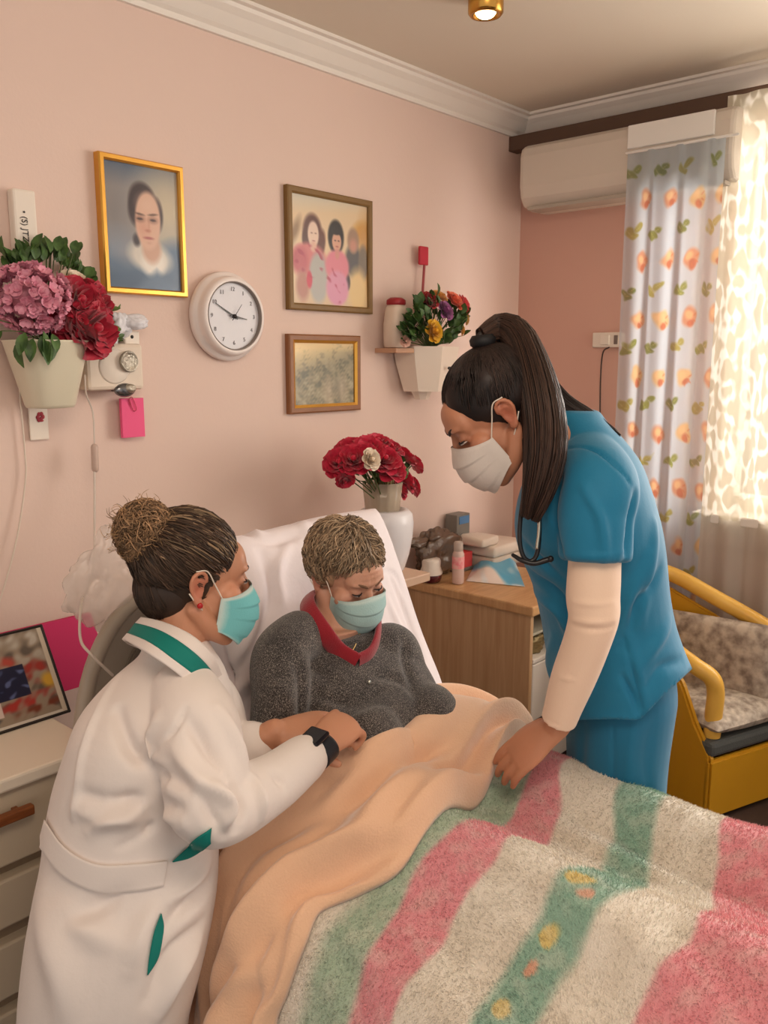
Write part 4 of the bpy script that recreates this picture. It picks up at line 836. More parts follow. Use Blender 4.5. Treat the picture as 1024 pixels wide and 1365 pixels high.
# striped fluffy blanket
xs = np.concatenate([np.linspace(.69, .90, 110), np.linspace(.9, 1.58, 190)[1:], np.linspace(1.58, 1.69, 50)[1:]]); ysb = np.linspace(-.38, 1.16, 330)
def stripes(x, y):
    p = np.stack([x, y, 0 * x], 1); t = y + .012 * wav(p, 9, 210) + .006 * wav(p, 40, 211) - .09 * sstep((x - 1.16) / .40)
    c = np.tile(np.array([242., 233., 219.]), (len(x), 1)); k = wav(p, 60, 212)
    c = blend(c, (218, 206, 188), np.clip(k * .25 + .2, 0, .5))
    def band(a, b, col, w=.010): return blend(c, col, np.clip((t - a) / w + .5, 0, 1) * np.clip((b - t) / w + .5, 0, 1))
    c = band(.805, .895, (178, 198, 174), .03); c = band(.722, .808, (238, 158, 166)); c = band(.520, .602, (148, 184, 164), .016); c = band(.18, .40, (238, 156, 164)); c = band(.02, .10, (148, 184, 164), .02); c = band(-.25, -.1, (238, 156, 164))
    for (fx, fy, r) in ((.90, .578, .016), (.985, .56, .011), (1.035, .57, .018), (1.10, .555, .010), (1.13, .575, .015), (.84, .56, .012), (.79, .57, .016)):
        wob = .004 * wav(p, 90, 213); c = blend(c, (232, 206, 130) if r > .012 else (226, 168, 140), np.clip((r - np.hypot(x - fx + wob, t - fy - wob)) / .005 + .5, 0, 1) * .95)
    c = blend(c, (232, 224, 208), np.clip(wav(p, 150, 215) * .16 + .06, 0, .3)); return c
X, Y = np.meshgrid(xs, ysb); Z = Hs(X, Y)
BX = []
for (x, y) in ((730, 1111), (868, 1173), (1010, 1236)): BX.append(hit(x, y))
P = np.stack([X, Y, Z], 2).reshape(-1, 3)
cx = lambda l: [hit(*q) for q in l]
BL = [(cx([(690, 1075), (760, 1112), (868, 1165), (1015, 1232)]), .035, .020), (cx([(770, 1100), (880, 1148), (1015, 1205)]), .022, -.016), (cx([(500, 1215), (560, 1260), (600, 1330)]), .03, .010), (cx([(430, 1250), (470, 1300), (480, 1360)]), .025, -.012),
      (cx([(760, 1200), (850, 1260), (960, 1360)]), .03, .010), (cx([(690, 1190), (760, 1270), (830, 1360)]), .03, -.012), (cx([(880, 1215), (940, 1260), (1015, 1330)]), .028, -.012)]
gx = np.gradient(Z, axis=1) / np.gradient(X, axis=1); gy = np.gradient(Z, axis=0) / np.gradient(Y, axis=0); NN = nrm(np.stack([-gx, -gy, np.ones_like(Z)], 2)).reshape(-1, 3)
P = folds(BL)(P, NN)
nu_, nv_ = len(xs), len(ysb)
m_blk = mat('striped_plush', (255, 255, 255), .95, attr=True, sheen=.5, bump=.5, bscale=420, spec=.1)
blk = link('striped_blanket', new_mesh('striped_blanket', P, grid_f(nu_, nv_), m_blk, True, col=lin(stripes(P[:, 0], P[:, 1]))))
tag(blk, 'fluffy cream blanket with pink and green stripes covering the foot of the bed', 'blanket')
# its pile: short soft tufts
PG = P.reshape(nv_, nu_, 3); g = np.random.default_rng(12)
ij = []; NT = 230000
vv = g.uniform(95, nv_ - 1.01, NT * 2); uu = g.uniform(0, nu_ - 1.01, NT * 2)
wgt = np.linalg.norm(PG[np.minimum(vv.astype(int), nv_ - 2), np.minimum(uu.astype(int) + 1, nu_ - 1)] - PG[np.minimum(vv.astype(int), nv_ - 2), uu.astype(int)], axis=1); keep = g.uniform(0, 1, NT * 2) < wgt / np.percentile(wgt, 92); vv, uu = vv[keep][:NT], uu[keep][:NT]
i0, j0 = vv.astype(int), uu.astype(int); fv, fu = (vv - i0)[:, None], (uu - j0)[:, None]
B0 = (PG[i0, j0] * (1 - fu) + PG[i0, j0 + 1] * fu) * (1 - fv) + (PG[i0 + 1, j0] * (1 - fu) + PG[i0 + 1, j0 + 1] * fu) * fv
N0 = NN[i0 * nu_ + j0]; lean = nrm(N0 + .9 * np.stack([wav(B0, 16, 220), wav(B0, 16, 221), 0 * vv], 1) * .45 + g.normal(size=B0.shape) * .45)
Ls = (.0056 * g.uniform(.6, 1.35, len(B0)))[:, None]; sd = nrm(np.cross(lean, g.normal(size=B0.shape))) * .0009
tv = np.concatenate([B0 - sd, B0 + sd, B0 + lean * Ls], 0); m_ = len(B0); tf = np.stack([np.arange(m_), np.arange(m_) + m_, np.arange(m_) + 2 * m_], 1)
tc_ = lin(np.clip(stripes(B0[:, 0], B0[:, 1]) * g.uniform(.9, 1.1, (m_, 1)), 0, 255)); pile = link('pile', new_mesh('pile', tv, tf, m_blk, False, col=np.concatenate([tc_, tc_, tc_])), blk, 'stuff')

# peach fleece blanket
RB = cx([(372, 1362), (388, 1320), (410, 1260), (432, 1216), (480, 1196), (530, 1168), (560, 1125), (600, 1080), (655, 1040)]) + [np.array([1.46, .935, 0]), np.array([1.55, .95, 0])]
RB = [np.array([RB[0][0] - .035, RB[0][1] - .03, 0]), np.array([RB[0][0] - .02, RB[0][1] - .015, 0])] + RB
LBp = [np.array(q + (0,), float) for q in ((.792, 1.20), (.80, 1.205), (.806, 1.21), (.815, 1.205), (.835, 1.20), (.88, 1.185), (.95, 1.17), (1.05, 1.16), (1.14, 1.165), (1.25, 1.175), (1.36, 1.17), (1.45, 1.13), (1.53, 1.06), (1.585, .99))]
nb_, na_ = 130, 300; A0 = catmull(np.array(LBp), na_); A1 = catmull(np.array(RB), na_); w = np.linspace(0, 1, nb_)
PX = A0[:, None, :] * (1 - w[None, :, None]) + A1[:, None, :] * w[None, :, None]
def Hp(x, y):
    b = Hs(x, y); return b
def surf(xy, lift):
    z = Hp(xy[..., 0], xy[..., 1]); e = 1e-3; gx = (Hp(xy[..., 0] + e, xy[..., 1]) - Hp(xy[..., 0] - e, xy[..., 1])) / (2 * e); gy = (Hp(xy[..., 0], xy[..., 1] + e) - Hp(xy[..., 0], xy[..., 1] - e)) / (2 * e)
    n = nrm(np.stack([-gx, -gy, np.ones_like(z)], -1)); return np.stack([xy[..., 0], xy[..., 1], z], -1), n
S0, n0 = surf(PX, 0)
aa, bb = np.meshgrid(np.linspace(0, 1, na_), w, indexing='ij'); edge = np.clip(np.minimum(bb, 1 - bb) * 9, 0, 1); edge = np.sqrt(1 - (1 - edge) ** 2); tail = np.clip((1 - aa) * 12, 0, 1); tail = np.sqrt(1 - (1 - tail) ** 2)
lift = (.010 + .026 * edge + .022 * np.sin(math.pi * bb) * np.clip(aa * 2, .3, 1)) * (.35 + .65 * tail)
fold = np.zeros_like(aa)
for (ph, k, am, wv) in ((.3, 3.0, .017, 1.2), (1.9, 5.2, .010, 2.0), (4.0, 8.0, .0035, 3.1)):
    fold += am * np.sin(2 * math.pi * (k * (bb * (.75 + .25 * (1 - aa)) + .10 * np.sin(wv * 3 * aa + ph)) ) + ph)
lift = lift + fold * edge
S = (S0 + n0 * lift[..., None]).reshape(-1, 3)
h2 = lambda l: [hit(x, y, None, .04) for x, y in l]
PL = [(h2([(287, 1332), (340, 1280), (413, 1226), (466, 1142)]), 0.027, -0.022), (h2([(330, 1262), (380, 1200), (440, 1165), (520, 1140), (560, 1110)]), 0.022, -0.017), (h2([(431, 1036), (494, 1002), (559, 966), (610, 958)]), 0.018, -0.015),
      (h2([(440, 1050), (500, 1020), (550, 1000), (625, 985)]), 0.022, 0.012), (h2([(535, 1022), (580, 1002), (625, 990)]), 0.016, -0.013), (h2([(265, 1300), (320, 1225), (420, 1140), (520, 1085), (600, 1050)]), 0.041, 0.015), (h2([(310, 1345), (370, 1270), (450, 1200), (520, 1155)]), 0.030, 0.013), (h2([(470, 1110), (540, 1080), (610, 1040)]), 0.027, -0.009)]
nn = n0.reshape(-1, 3)
S = folds(PL)(S, nn); hS = ((S - S0.reshape(-1, 3)) * nn).sum(1); S = S0.reshape(-1, 3) + nn * (.010 + np.log1p(np.exp((hS - .010) / .004)) * .004)[:, None]
low = Hs(S[:, 0], S[:, 1]); 
SB = (S0 + n0 * (.003)).reshape(-1, 3)
f1 = [tuple(q) for q in grid_f(nb_, na_)]; N_ = na_ * nb_; f2 = [tuple(q[::-1] + N_) for q in grid_f(nb_, na_)]; rim = []
bidx = [j for j in range(nb_)] + [i * nb_ + nb_ - 1 for i in range(1, na_)] + [(na_ - 1) * nb_ + j for j in range(nb_ - 2, -1, -1)] + [i * nb_ for i in range(na_ - 2, 0, -1)]
for k in range(len(bidx)): a, b = bidx[k], bidx[(k + 1) % len(bidx)]; rim.append((b, a, a + N_, b + N_))
m_pe = mat('peach_fleece', (236, 192, 158), .95, sheen=.6, var=.05, vscale=14, bump=.25, bscale=260, spec=.1)
pch = link('peach_blanket', new_mesh('peach_blanket', np.vstack([S, SB]), f1 + f2 + rim, m_pe)); tag(pch, 'peach fleece blanket folded over the lap and hanging off the left of the bed', 'blanket')
hem = [S[i * nb_ + 1] + nn[i * nb_] * .002 for i in range(0, int(na_ * .55), 6)]; link('hem', new_mesh('hem', *tube(hem, .0055, 8, 120), mat('peach_hem', (212, 156, 114), .95, sheen=.4)), pch)

pbg = thing('clear_plastic_bag', 'crumpled clear plastic bag hanging on the headboard behind the hair bun', 'plastic bag', V(150, 775, Y=1.62))
crumple('bag_film', mat('clear_film', (226, 212, 202), .18, alpha=.38, bump=.6, bscale=24, spec=.8), (0, 0, 0), (.085, .03, .085), 131, .25, pbg, 60, 40, 11)
# ================================================================== people
def strands(name, P, rad, m, parent, col):
    """many thin hair locks as one mesh: P (N,k,3), rad (k,), col (N,3) 0..255"""
    N, k, _ = P.shape; T = nrm(np.gradient(P, axis=1)); ref = np.array([.31, .17, .93]); A = nrm(np.cross(T, ref)); B = np.cross(T, A)
    rad = np.asarray(rad, float) * np.ones(k); th = np.array([0, 2.094, 4.189])
    v = P[:, :, None, :] + (A[:, :, None, :] * np.cos(th)[None, None, :, None] + B[:, :, None, :] * np.sin(th)[None, None, :, None]) * rad[None, :, None, None]
    base = (np.arange(N) * k * 3)[:, None, None] + (np.arange(k - 1) * 3)[None, :, None]; j = np.arange(3)[None, None, :]; j2 = (j + 1) % 3
    f = np.stack([base + j, base + j2, base + 3 + j2, base + 3 + j], -1).reshape(-1, 4)
    c = lin(np.repeat(np.clip(col, 0, 255), k * 3, axis=0)); return link(name, new_mesh(name, v.reshape(-1, 3), f, m, True, col=c), parent)
class Head:
    """head frame: x = the person's right, y = forward, z = up"""
    def __init__(s, c, az, pitch, roll=0.0, scale=1.0):
        a, p, r = R(az), R(pitch), R(roll)
        y = np.array([math.cos(a) * math.cos(p), math.sin(a) * math.cos(p), -math.sin(p)]); x0 = np.array([math.sin(a), -math.cos(a), 0]); z0 = np.cross(x0, y)
        x = x0 * math.cos(r) + z0 * math.sin(r); z = np.cross(x, y); s.M = np.stack([x, y, z], 1) * scale; s.c = np.asarray(c, float); s.sc = scale; s.Ri = np.stack([x, y, z], 1).T / scale
    def __call__(s, p): return np.asarray(p, float) @ s.M.T + s.c
    def inv(s, p): return (np.asarray(p) - s.c) @ s.Ri.T
    def T(s, vf): return s(vf[0]), vf[1]
def ear_parts(sx):
    o = []; k = .78; Y = lambda y: -.012 + (y + .012) * k
    o.append(ell((sx * .0765, Y(-.014), -.002), (.006, .013, .026), nu=16, nv=12))
    rim = [(sx * .077, Y(.004), .010), (sx * .081, Y(.0), .022), (sx * .085, Y(-.014), .028), (sx * .087, Y(-.030), .019), (sx * .086, Y(-.033), .002), (sx * .083, Y(-.024), -.014), (sx * .079, Y(-.012), -.027), (sx * .076, Y(-.004), -.025)]
    o.append(tube(rim, [.0034, .0038, .0042, .0042, .004, .0038, .0068, .0045], 10, 30)); o.append(tube([(sx * .080, Y(-.006), .012), (sx * .083, Y(-.018), .013), (sx * .082, Y(-.022), .0), (sx * .079, Y(-.012), -.014)], .0028, 8, 16)); return o
def head_parts(h, jowl=0.0, lids=True):
    o = [ell((0, -.015, .030), (.0735, .092, .085)), ell((0, .028, -.028), (.060, .060, .082)), ell((0, .058, .030), (.055, .030, .045)), ell((0, .068, -.100), (.023 + jowl, .019 + jowl, .018 + jowl)),
         ell((0, .074, .028), (.050, .018, .014)), ell((0, .084, -.062), (.026, .014, .018))]
    for s in (-1, 1):
        o += [tube([(s * .056, -.008, -.045), (s * .050, .025, -.080), (s * .020, .062, -.104)], [.020 + jowl, .019 + jowl, .017], 14, 20), ell((s * .044, .052, -.022), (.024 + jowl, .026, .024 + jowl)), ell((s * .030, .066, -.055), (.026 + jowl, .022, .030)), ell((s * .010, .094, -.030), (.0085, .009, .008))]
        if lids: o.append(ell((s * .031, .0725, .008), (.0150, .0140, .0125)))
        o += ear_parts(s)
    o.append(tube([(0, .082, .020), (0, .0895, .0), (0, .0985, -.020), (0, .0985, -.028)], [.008, .0085, .010, .0105], 14, 20))
    return [h.T(x) for x in o]
def head_brush(h, extra=()):
    def fn(co, no):
        q = h.inv(co); m = np.linalg.norm(q, axis=1) < .17; d = np.zeros(len(co))
        for s in (-1, 1):
            d -= .006 * np.exp(-(((q - np.array([s * .030, .088, .016])) / np.array([.022, .02, .009])) ** 2).sum(1)); d -= .003 * np.exp(-(((q - np.array([s * .030, .088, -.006])) / np.array([.020, .02, .006])) ** 2).sum(1))
            d -= .004 * np.exp(-(((q - np.array([s * .083, -.010, -.004])) / np.array([.008, .009, .010])) ** 2).sum(1))
        for c, w, hgt in extra: d += hgt * np.exp(-(((q - np.asarray(c)) / np.asarray(w)) ** 2).sum(1))
        return co + no * (d * m * h.sc)[:, None]
    return fn
def skin_col(h, base, flush):
    base = np.asarray(base, float)
    def fn(co):
        q = h.inv(co); c = np.tile(base, (len(co), 1)); c = c * (1 + .035 * wav(co, 60, 300)[:, None] * .5)
        for s in (-1, 1):
            c = blend(c, flush, np.exp(-(((q - np.array([s * .081, -.014, 0])) / np.array([.012, .025, .032])) ** 2).sum(1)) * .6); c = blend(c, flush, np.exp(-(((q - np.array([s * .045, .075, -.025])) / np.array([.022, .03, .02])) ** 2).sum(1)) * .45)
            c = blend(c, base * np.array([.80, .72, .70]), np.exp(-(((q - np.array([s * .031, .086, .006])) / np.array([.019, .02, .012])) ** 2).sum(1)) * .45)
        c = blend(c, flush, np.exp(-(((q - np.array([0, .112, -.022])) / np.array([.012, .02, .016])) ** 2).sum(1)) * .5)
        return lin(np.clip(c, 0, 255))
    return fn
def face_bits(h, body, hair, iris=(46, 32, 26), down=.5, white=True):
    mh = mat('brow_%d' % hair[0], hair, .8); ml = mat('lash_black', (30, 22, 20), .6); mi = mat('iris_%d' % iris[0], iris, .15)
    for s in (-1, 1):
        eb = tube([(s * .013, .0905, .024), (s * .024, .0880, .029), (s * .037, .0810, .032), (s * .047, .0685, .028)], [(.0030, .0018), (.0038, .0020), (.0032, .0018), (.0012, .0010)], 8, 20, side=(0, 0, 1)); link('eyebrow', new_mesh('eyebrow', *h.T(eb), mh), body)
        c = np.array([s * .031, .0725, .008]); zz = -.0015 - .0045 * down
        arc = [c + np.array([s * .0150 * math.sin(t), .0146 * math.cos(t) * .985, zz - .0012 * math.cos(t) + .0012]) for t in np.linspace(-1.15, 1.25, 9)]
        link('eyelashes', new_mesh('eyelashes', *h.T(tube(arc, [.0008, .0012, .0015, .0016, .0017, .0017, .0017, .0015, .0009], 6, 24)), ml), body)
        e = link('eye', new_mesh('eye', *h.T(ell(c + np.array([0, .0035, zz - .0032]), (.0105, .0118, .0032), nu=16, nv=10)), mat('eye_white', (206, 190, 180), .2)), body)
        link('iris', new_mesh('iris', *h.T(ell(c + np.array([0, .0095, zz - .0032]), (.0048, .0064, .0031), nu=14, nv=8)), mi), e)
def face_mask(h, body, col, top, name='face_mask', inner=None, drop=0.0, seed=0, wide=1.0):
    nu, nv = 56, 40; u, v = np.meshgrid(np.linspace(-1, 1, nu), np.linspace(0, 1, nv))
    def q3(a, b, c, d): return np.interp(v, [0, .36, .72, 1], [a, b, c, d])
    ys = catmull(np.array([[.1035], [.1235], [.119], [.092]]), nv)[:, 0][:, None] + 0 * u; yc = ys
    zc = .000 - .121 * v; xs = (.0715 - .006 * v) * wide; yside = .036 - .006 * v; zs = -.020 - .062 * v
    a = u * math.pi / 2; k = np.cos(a) ** .72
    x = xs * np.sin(a); y = yside + (yc - yside) * k; z = zs + (zc - zs) * np.cos(a) ** 1.1
    pl = (v * 3.4) % 1.0; y = y + .0045 * (pl - .5) * np.clip((1 - np.abs(u)) * 5, 0, 1) * np.clip(np.minimum(v, 1 - v) * 10, 0, 1) + .0016 * wav(np.stack([u, v, 0 * u], 2).reshape(-1, 3), 5, seed).reshape(nv, nu)
    y = y + np.where(v < .12, (.12 - v) * -.02 * np.exp(-(u / .25) ** 2), 0)
    G = np.stack([x, y, z], 2); c = np.tile(np.asarray(col, float), (nu * nv, 1)); uf, vf = u.ravel(), v.ravel()
    c = blend(c, top, np.clip((.085 - vf) / .02, 0, 1)); c = blend(c, top, np.clip((np.abs(uf) - .955) / .02, 0, 1)); c = blend(c, top, np.clip((vf - .965) / .02, 0, 1) * .6)
    Gi = G.copy(); Gi[..., 1] -= .0022; Gi[..., 0] *= .985; n = nu * nv; f = [tuple(q) for q in grid_f(nu, nv)]; f2 = [tuple(q[::-1] + n) for q in grid_f(nu, nv)]
    me = new_mesh(name, h(np.vstack([G.reshape(-1, 3), Gi.reshape(-1, 3)])), f + f2, mat('mask_cloth', (255, 255, 255), .8, attr=True, bump=.1, bscale=300), True, col=lin(np.vstack([c, c])))
    o = link(name, me, body)
    for s in (-1, 1):
        i = 0 if s < 0 else nu - 1; A, B = G[1, i], G[-2, i]
        link('ear_loop', new_mesh('ear_loop', *h.T(tube([A + np.array([-s * .002, .001, 0]), (s * .074, .016, .006), (s * .0835, -.002, .030), (s * .0885, -.022, .030)], .0013, 6, 30)), mat('elastic_white', (226, 214, 200), .7)), o)
        link('ear_loop', new_mesh('ear_loop', *h.T(tube([B + np.array([-s * .002, .001, 0]), (s * .0685, .008, -.050), (s * .080, -.014, -.028), (s * .0885, -.030, -.010)], .0013, 6, 30)), mat('elastic_white')), o)
    return o
def hand_parts(wrist, d, back, thumb_side, curls=((.5, .7, .5),) * 4, sc=1.0, thumb=(.8, .5, -.3), spread=.06, tcurl=.3):
    """palm, four fingers and a thumb; d = where the fingers point, back = out of the back of the hand, thumb_side = +1/-1"""
    d = nrm(d); z = nrm(np.asarray(back, float) - d * np.dot(back, d)); x = np.cross(d, z) * thumb_side; M = np.stack([x, d, z], 1); w = np.asarray(wrist, float)
    tf = lambda p: np.asarray(p, float) @ M.T * sc + w; o = []
    o.append(tube([tf((0, -.02, 0)), tf((0, .012, 0)), tf((.002, .045, .001)), tf((0, .078, .001))], np.array([(.025, .018), (.028, .018), (.037, .0165), (.038, .0125)]) * sc, 18, 16, side=x))
    o.append(ell(tf((.022, .03, -.008)), np.array([.018, .030, .014]) * sc, M))
    for i, (bx, L) in enumerate(zip((.029, .010, -.010, -.028), (.070, .079, .074, .058))):
        p = np.array([bx, .080 if i else .078, .001]); pts = [p - np.array([0, .02, 0]), p]; ang = 0.0; sp = spread * (1.5 - i)
        for k, fr in enumerate((.46, .30, .24)):
            ang += curls[i][k]; q = np.array([math.sin(sp) * math.cos(ang), math.cos(ang) * math.cos(sp), -math.sin(ang)]); p = p + q * L * fr; pts.append(p)
        r0 = .0092 if i < 3 else .0082; o.append(tube([tf(q) for q in pts], np.array([r0, r0 * 1.05, r0 * .98, r0 * .88, r0 * .72]) * sc, 12, 22))
    p = np.array([.024, .016, -.006]); t = nrm(thumb); pts = [p]; ang = 0
    for k, L in enumerate((.042, .034, .026)):
        tt = nrm(t + np.array([-.55, .35, -.35]) * tcurl * k); p = p + tt * L; pts.append(p)
    o.append(tube([tf(q) for q in pts], np.array([.0135, .0125, .0105, .0082]) * sc, 12, 18)); return o
def ringS(l, r, py, D, rd, n=40, e=2.0, dy=0.0):
    """horizontal-ish body cross-section whose outline runs from l to r"""
    c = V((l + r) / 2, py, D); a = (r - l) / 2 / F * D; o = []
    for j in range(n):
        t = 2 * math.pi * j / n; ct, s_ = math.cos(t), math.sin(t); k = (abs(ct) ** e + abs(s_) ** e) ** (-1 / e); o.append(c + RT * a * k * ct + FWH * rd * k * s_)
    return np.array(o)
def loft(rings): return rings_vf([[tuple(p) for p in r] for r in rings], True, True)
def resample(rows, n):
    return catmull(np.array(rows, float), n)
def ringsS(rows, n=40, res=None, e=2.0):
    rr = resample(rows, res or len(rows) * 3); return loft([ringS(*r[:5], n=n, e=e) for r in rr])
from mathutils.bvhtree import BVHTree
def bvh(o): 
    me = o.data; return BVHTree.FromPolygons([v.co[:] for v in me.vertices], [tuple(p.vertices) for p in me.polygons])
def cast(tree, px, py, off=0.0):
    d = Vector(FW + RT * (px - CX) / F + UP * (CY - py) / F).normalized(); h, n, i, t = tree.ray_cast(Vector(CAM), d)
    if h is None: return None
    return np.array(h) + np.array(n) * off * (1 if n.dot(d) < 0 else -1)
def strip_on(tree, top, bot, nu, nv, off, th=.004):
    """a band of cloth lying on a body, between two edge lines"""
    A, B = catmull([(*p, 0) for p in top], nu), catmull([(*p, 0) for p in bot], nu); G = np.zeros((nv, nu, 3)); ok = np.ones((nv, nu), bool)
    for j in range(nu):
        for i in range(nv):
            q = A[j] * (1 - i / (nv - 1)) + B[j] * (i / (nv - 1)); p = cast(tree, q[0], q[1], off)
            if p is None: ok[i, j] = False
            else: G[i, j] = p
    for i in range(nv):
        for j in range(nu):
            if not ok[i, j]:
                c = [(abs(a - i) + abs(b - j), a, b) for a in range(nv) for b in range(nu) if ok[a, b]]
                if c: _, a, b = min(c); G[i, j] = G[a, b]
    for _ in range(2):
        Q = G.copy(); G[:, 1:-1] = .5 * Q[:, 1:-1] + .25 * (Q[:, :-2] + Q[:, 2:])
    n = nu * nv; back = G + nrm(np.array(G - CAM)) * th; f = [tuple(q) for q in grid_f(nu, nv)]; f2 = [tuple(q[::-1] + n) for q in grid_f(nu, nv)]
    b = list(range(nu)) + [i * nu + nu - 1 for i in range(1, nv)] + [(nv - 1) * nu + j for j in range(nu - 2, -1, -1)] + [i * nu for i in range(nv - 2, 0, -1)]
    return np.vstack([G.reshape(-1, 3), back.reshape(-1, 3)]), f + f2 + [(b[(k + 1) % len(b)], b[k], b[k] + n, b[(k + 1) % len(b)] + n) for k in range(len(b))]
def slerp_paths(c, r, M, d0, d1, n, lift=1.0):
    """paths over an ellipsoid (local frame) from directions d0 to d1"""
    t = np.linspace(0, 1, n)[None, :, None]; d = nrm(d0[:, None, :] * (1 - t) + d1[:, None, :] * t); return np.asarray(c) + d * np.asarray(r) * lift
m_hair = mat('hair', (255, 255, 255), .5, attr=True, spec=.4)
def hair_cap(name, h, c, r, col, parent, seed, amp=.02, fr=14, cut=None):
    v, f = ell(c, r, None, 96, 72)
    if cut is not None:
        bad = cut(v); f = [q for q in f if not all(bad[i] for i in q)]
    n = nrm((v - np.asarray(c)) / np.asarray(r)); v = v + n * (amp * .1 * wav(v, fr * 6, seed))[:, None]
    cc = np.asarray(col, float) * (1 + .16 * wav(v * np.array([60, 140, 60]), 1.0, seed + 1)[:, None]); return link(name, new_mesh(name, h(v), f, m_hair, True, col=lin(np.clip(cc, 0, 255))), parent)
def person(name, label, loc): return thing(name, label, 'person', loc)
def local(o, root):
    """hang a part built in room coordinates under its person"""
    o.parent = root; o.matrix_parent_inverse = Matrix.Translation(-root.location); return o

def fold_on(o, lines, grain=None):
    """press creases into a garment along lines found on its surface; line = (pixels, width, height)"""
    t = bvh(o); L = []
    for px, w, hh in lines:
        q = [cast(t, x, y) for x, y in px]; q = [p for p in q if p is not None]
        if len(q) > 1: L.append((q, w, hh))
    me = o.data; n = len(me.vertices); co = np.empty(n * 3); me.vertices.foreach_get('co', co); co = co.reshape(-1, 3); no = np.empty(n * 3); me.vertex_normals.foreach_get('vector', no); no = no.reshape(-1, 3)
    co = folds(L)(co, no)
    if grain: co = co + no * (grain[0] * wav(co, grain[1], grain[2]))[:, None]
    me.vertices.foreach_set('co', co.ravel()); me.update()
fold_on(pil, [([(350, 735), (368, 790), (350, 850)], .016, -.014), ([(385, 725), (372, 760), (380, 800)], .012, .010), ([(335, 760), (345, 820), (320, 880)], .016, .012), ([(525, 770), (545, 820), (568, 880)], .010, -.010), ([(520, 800), (540, 850), (560, 900)], .010, .008), ([(340, 720), (365, 722), (400, 712)], .012, -.010), ([(360, 840), (340, 870), (310, 900)], .014, -.012), ([(345, 900), (318, 920), (300, 950)], .014, .010), ([(515, 760), (530, 765), (540, 790)], .008, -.006)], (.004, 13, 331))
# ------------------------------------------------------------------ the patient in bed
SK_PT = mat('skin_patient', (205, 152, 126), .5, attr=True, sss=.12, bump=.06, bscale=180)
hp = Head(V(463, 766, 1.80), 264, 22, -4, .87)
nb = V(447, 858, 1.80); cN = np.array([1.25, 1.255, 0])
def ringW(c, a, b, n=40, e=2.2, yaw=0.0):
    o = []; ca, sa = math.cos(yaw), math.sin(yaw)
    for j in range(n):
        t = 2 * math.pi * j / n; ct, s_ = math.cos(t), math.sin(t); k = (abs(ct) ** e + abs(s_) ** e) ** (-1 / e); x, y = a * k * ct, b * k * s_; o.append(np.asarray(c) + np.array([x * ca - y * sa, x * sa + y * ca, 0]))
    return np.array(o)
def torsoW(rows, n=40, res=30, e=2.2, yaw=0.0):
    rr = catmull(np.array(rows, float), res); return loft([ringW(r[:3], r[3], r[4], n, e, yaw) for r in rr])
shR, shL = V(382, 868, 1.66), V(526, 868, 1.86); elR, elL = V(368, 985, 1.60), V(568, 1010, 1.88); wrR, wrL = V(405, 1000, 1.625), np.array([1.47, .98, .58])
px_, py_ = float(nb[0]), float(nb[1])
tors = [(px_ + .0, py_ - .04, .52, .18, .11), (px_, py_ - .04, .60, .195, .12), (px_, py_ - .06, .70, .195, .14), (px_, py_ - .055, .80, .185, .135), (px_, py_ - .015, .88, .160, .088), (px_, py_ + .005, .925, .10, .06), (px_, py_, .95, .06, .06)]
body = [torsoW(tors)] + head_parts(hp, .004)
body += [tube([nb - np.array([0, 0, .03]), nb * .5 + hp((0, -.01, -.07)) * .5, hp((0, -.005, -.05))], [.060, .056, .055], 20, 20)]
body += [tube([shR, elR, wrR], [.036, .034, .026], 16, 30), tube([shL, elL, wrL], [.034, .034, .026], 16, 30)]
hdR = nrm(V(450, 1000, 1.60) - wrR); body += hand_parts(wrR, hdR, (0, -.3, 1), 1, ((.5, .6, .4),) * 4, .9, tcurl=.8); body += hand_parts(wrL, (-.7, -.7, -.1), (0, 0, 1), 1, ((.4, .5, .3),) * 4, .92)
hips = np.array([px_, py_ - .10, .56])
for s in (-1, 1): body.append(tube([hips + np.array([s * .09, 0, .03]), np.array([1.13 if s < 0 else 1.45, .70, .565]), np.array([1.13 if s < 0 else 1.45, .28, .565])], [.075, .045, .035], 16, 30)); body.append(tube([np.array([1.13 if s < 0 else 1.45, .28, .565]), np.array([1.13 if s < 0 else 1.45, .22, .58])], [.035, .026], 12, 6))
wr = [((.004, .093, .036), (.0022, .02, .012), -.0035), ((-.004, .093, .038), (.0022, .02, .010), -.003), ((0, .088, .052), (.04, .02, .003), -.0018), ((0, .084, .064), (.04, .02, .003), -.0015), ((.0, .094, .028), (.010, .01, .006), .002)]
for s in (-1, 1): wr += [((s * .032, .085, -.008), (.016, .012, .005), .0035), ((s * .032, .085, -.0145), (.018, .012, .003), -.0022), ((s * .054, .062, .004), (.006, .012, .004), -.002)]
pt = person('person', 'older person in grey speckled jumper and mask sitting up in bed', (px_, py_, .56))
ptb = local(union('body', body, .0035, SK_PT, None, 5, head_brush(hp, wr), .5, skin_col(hp, (206, 154, 128), (196, 116, 100))), pt)
face_bits(hp, ptb, (120, 88, 66), down=.3); face_mask(hp, ptb, (166, 198, 196), (200, 220, 214), seed=1)
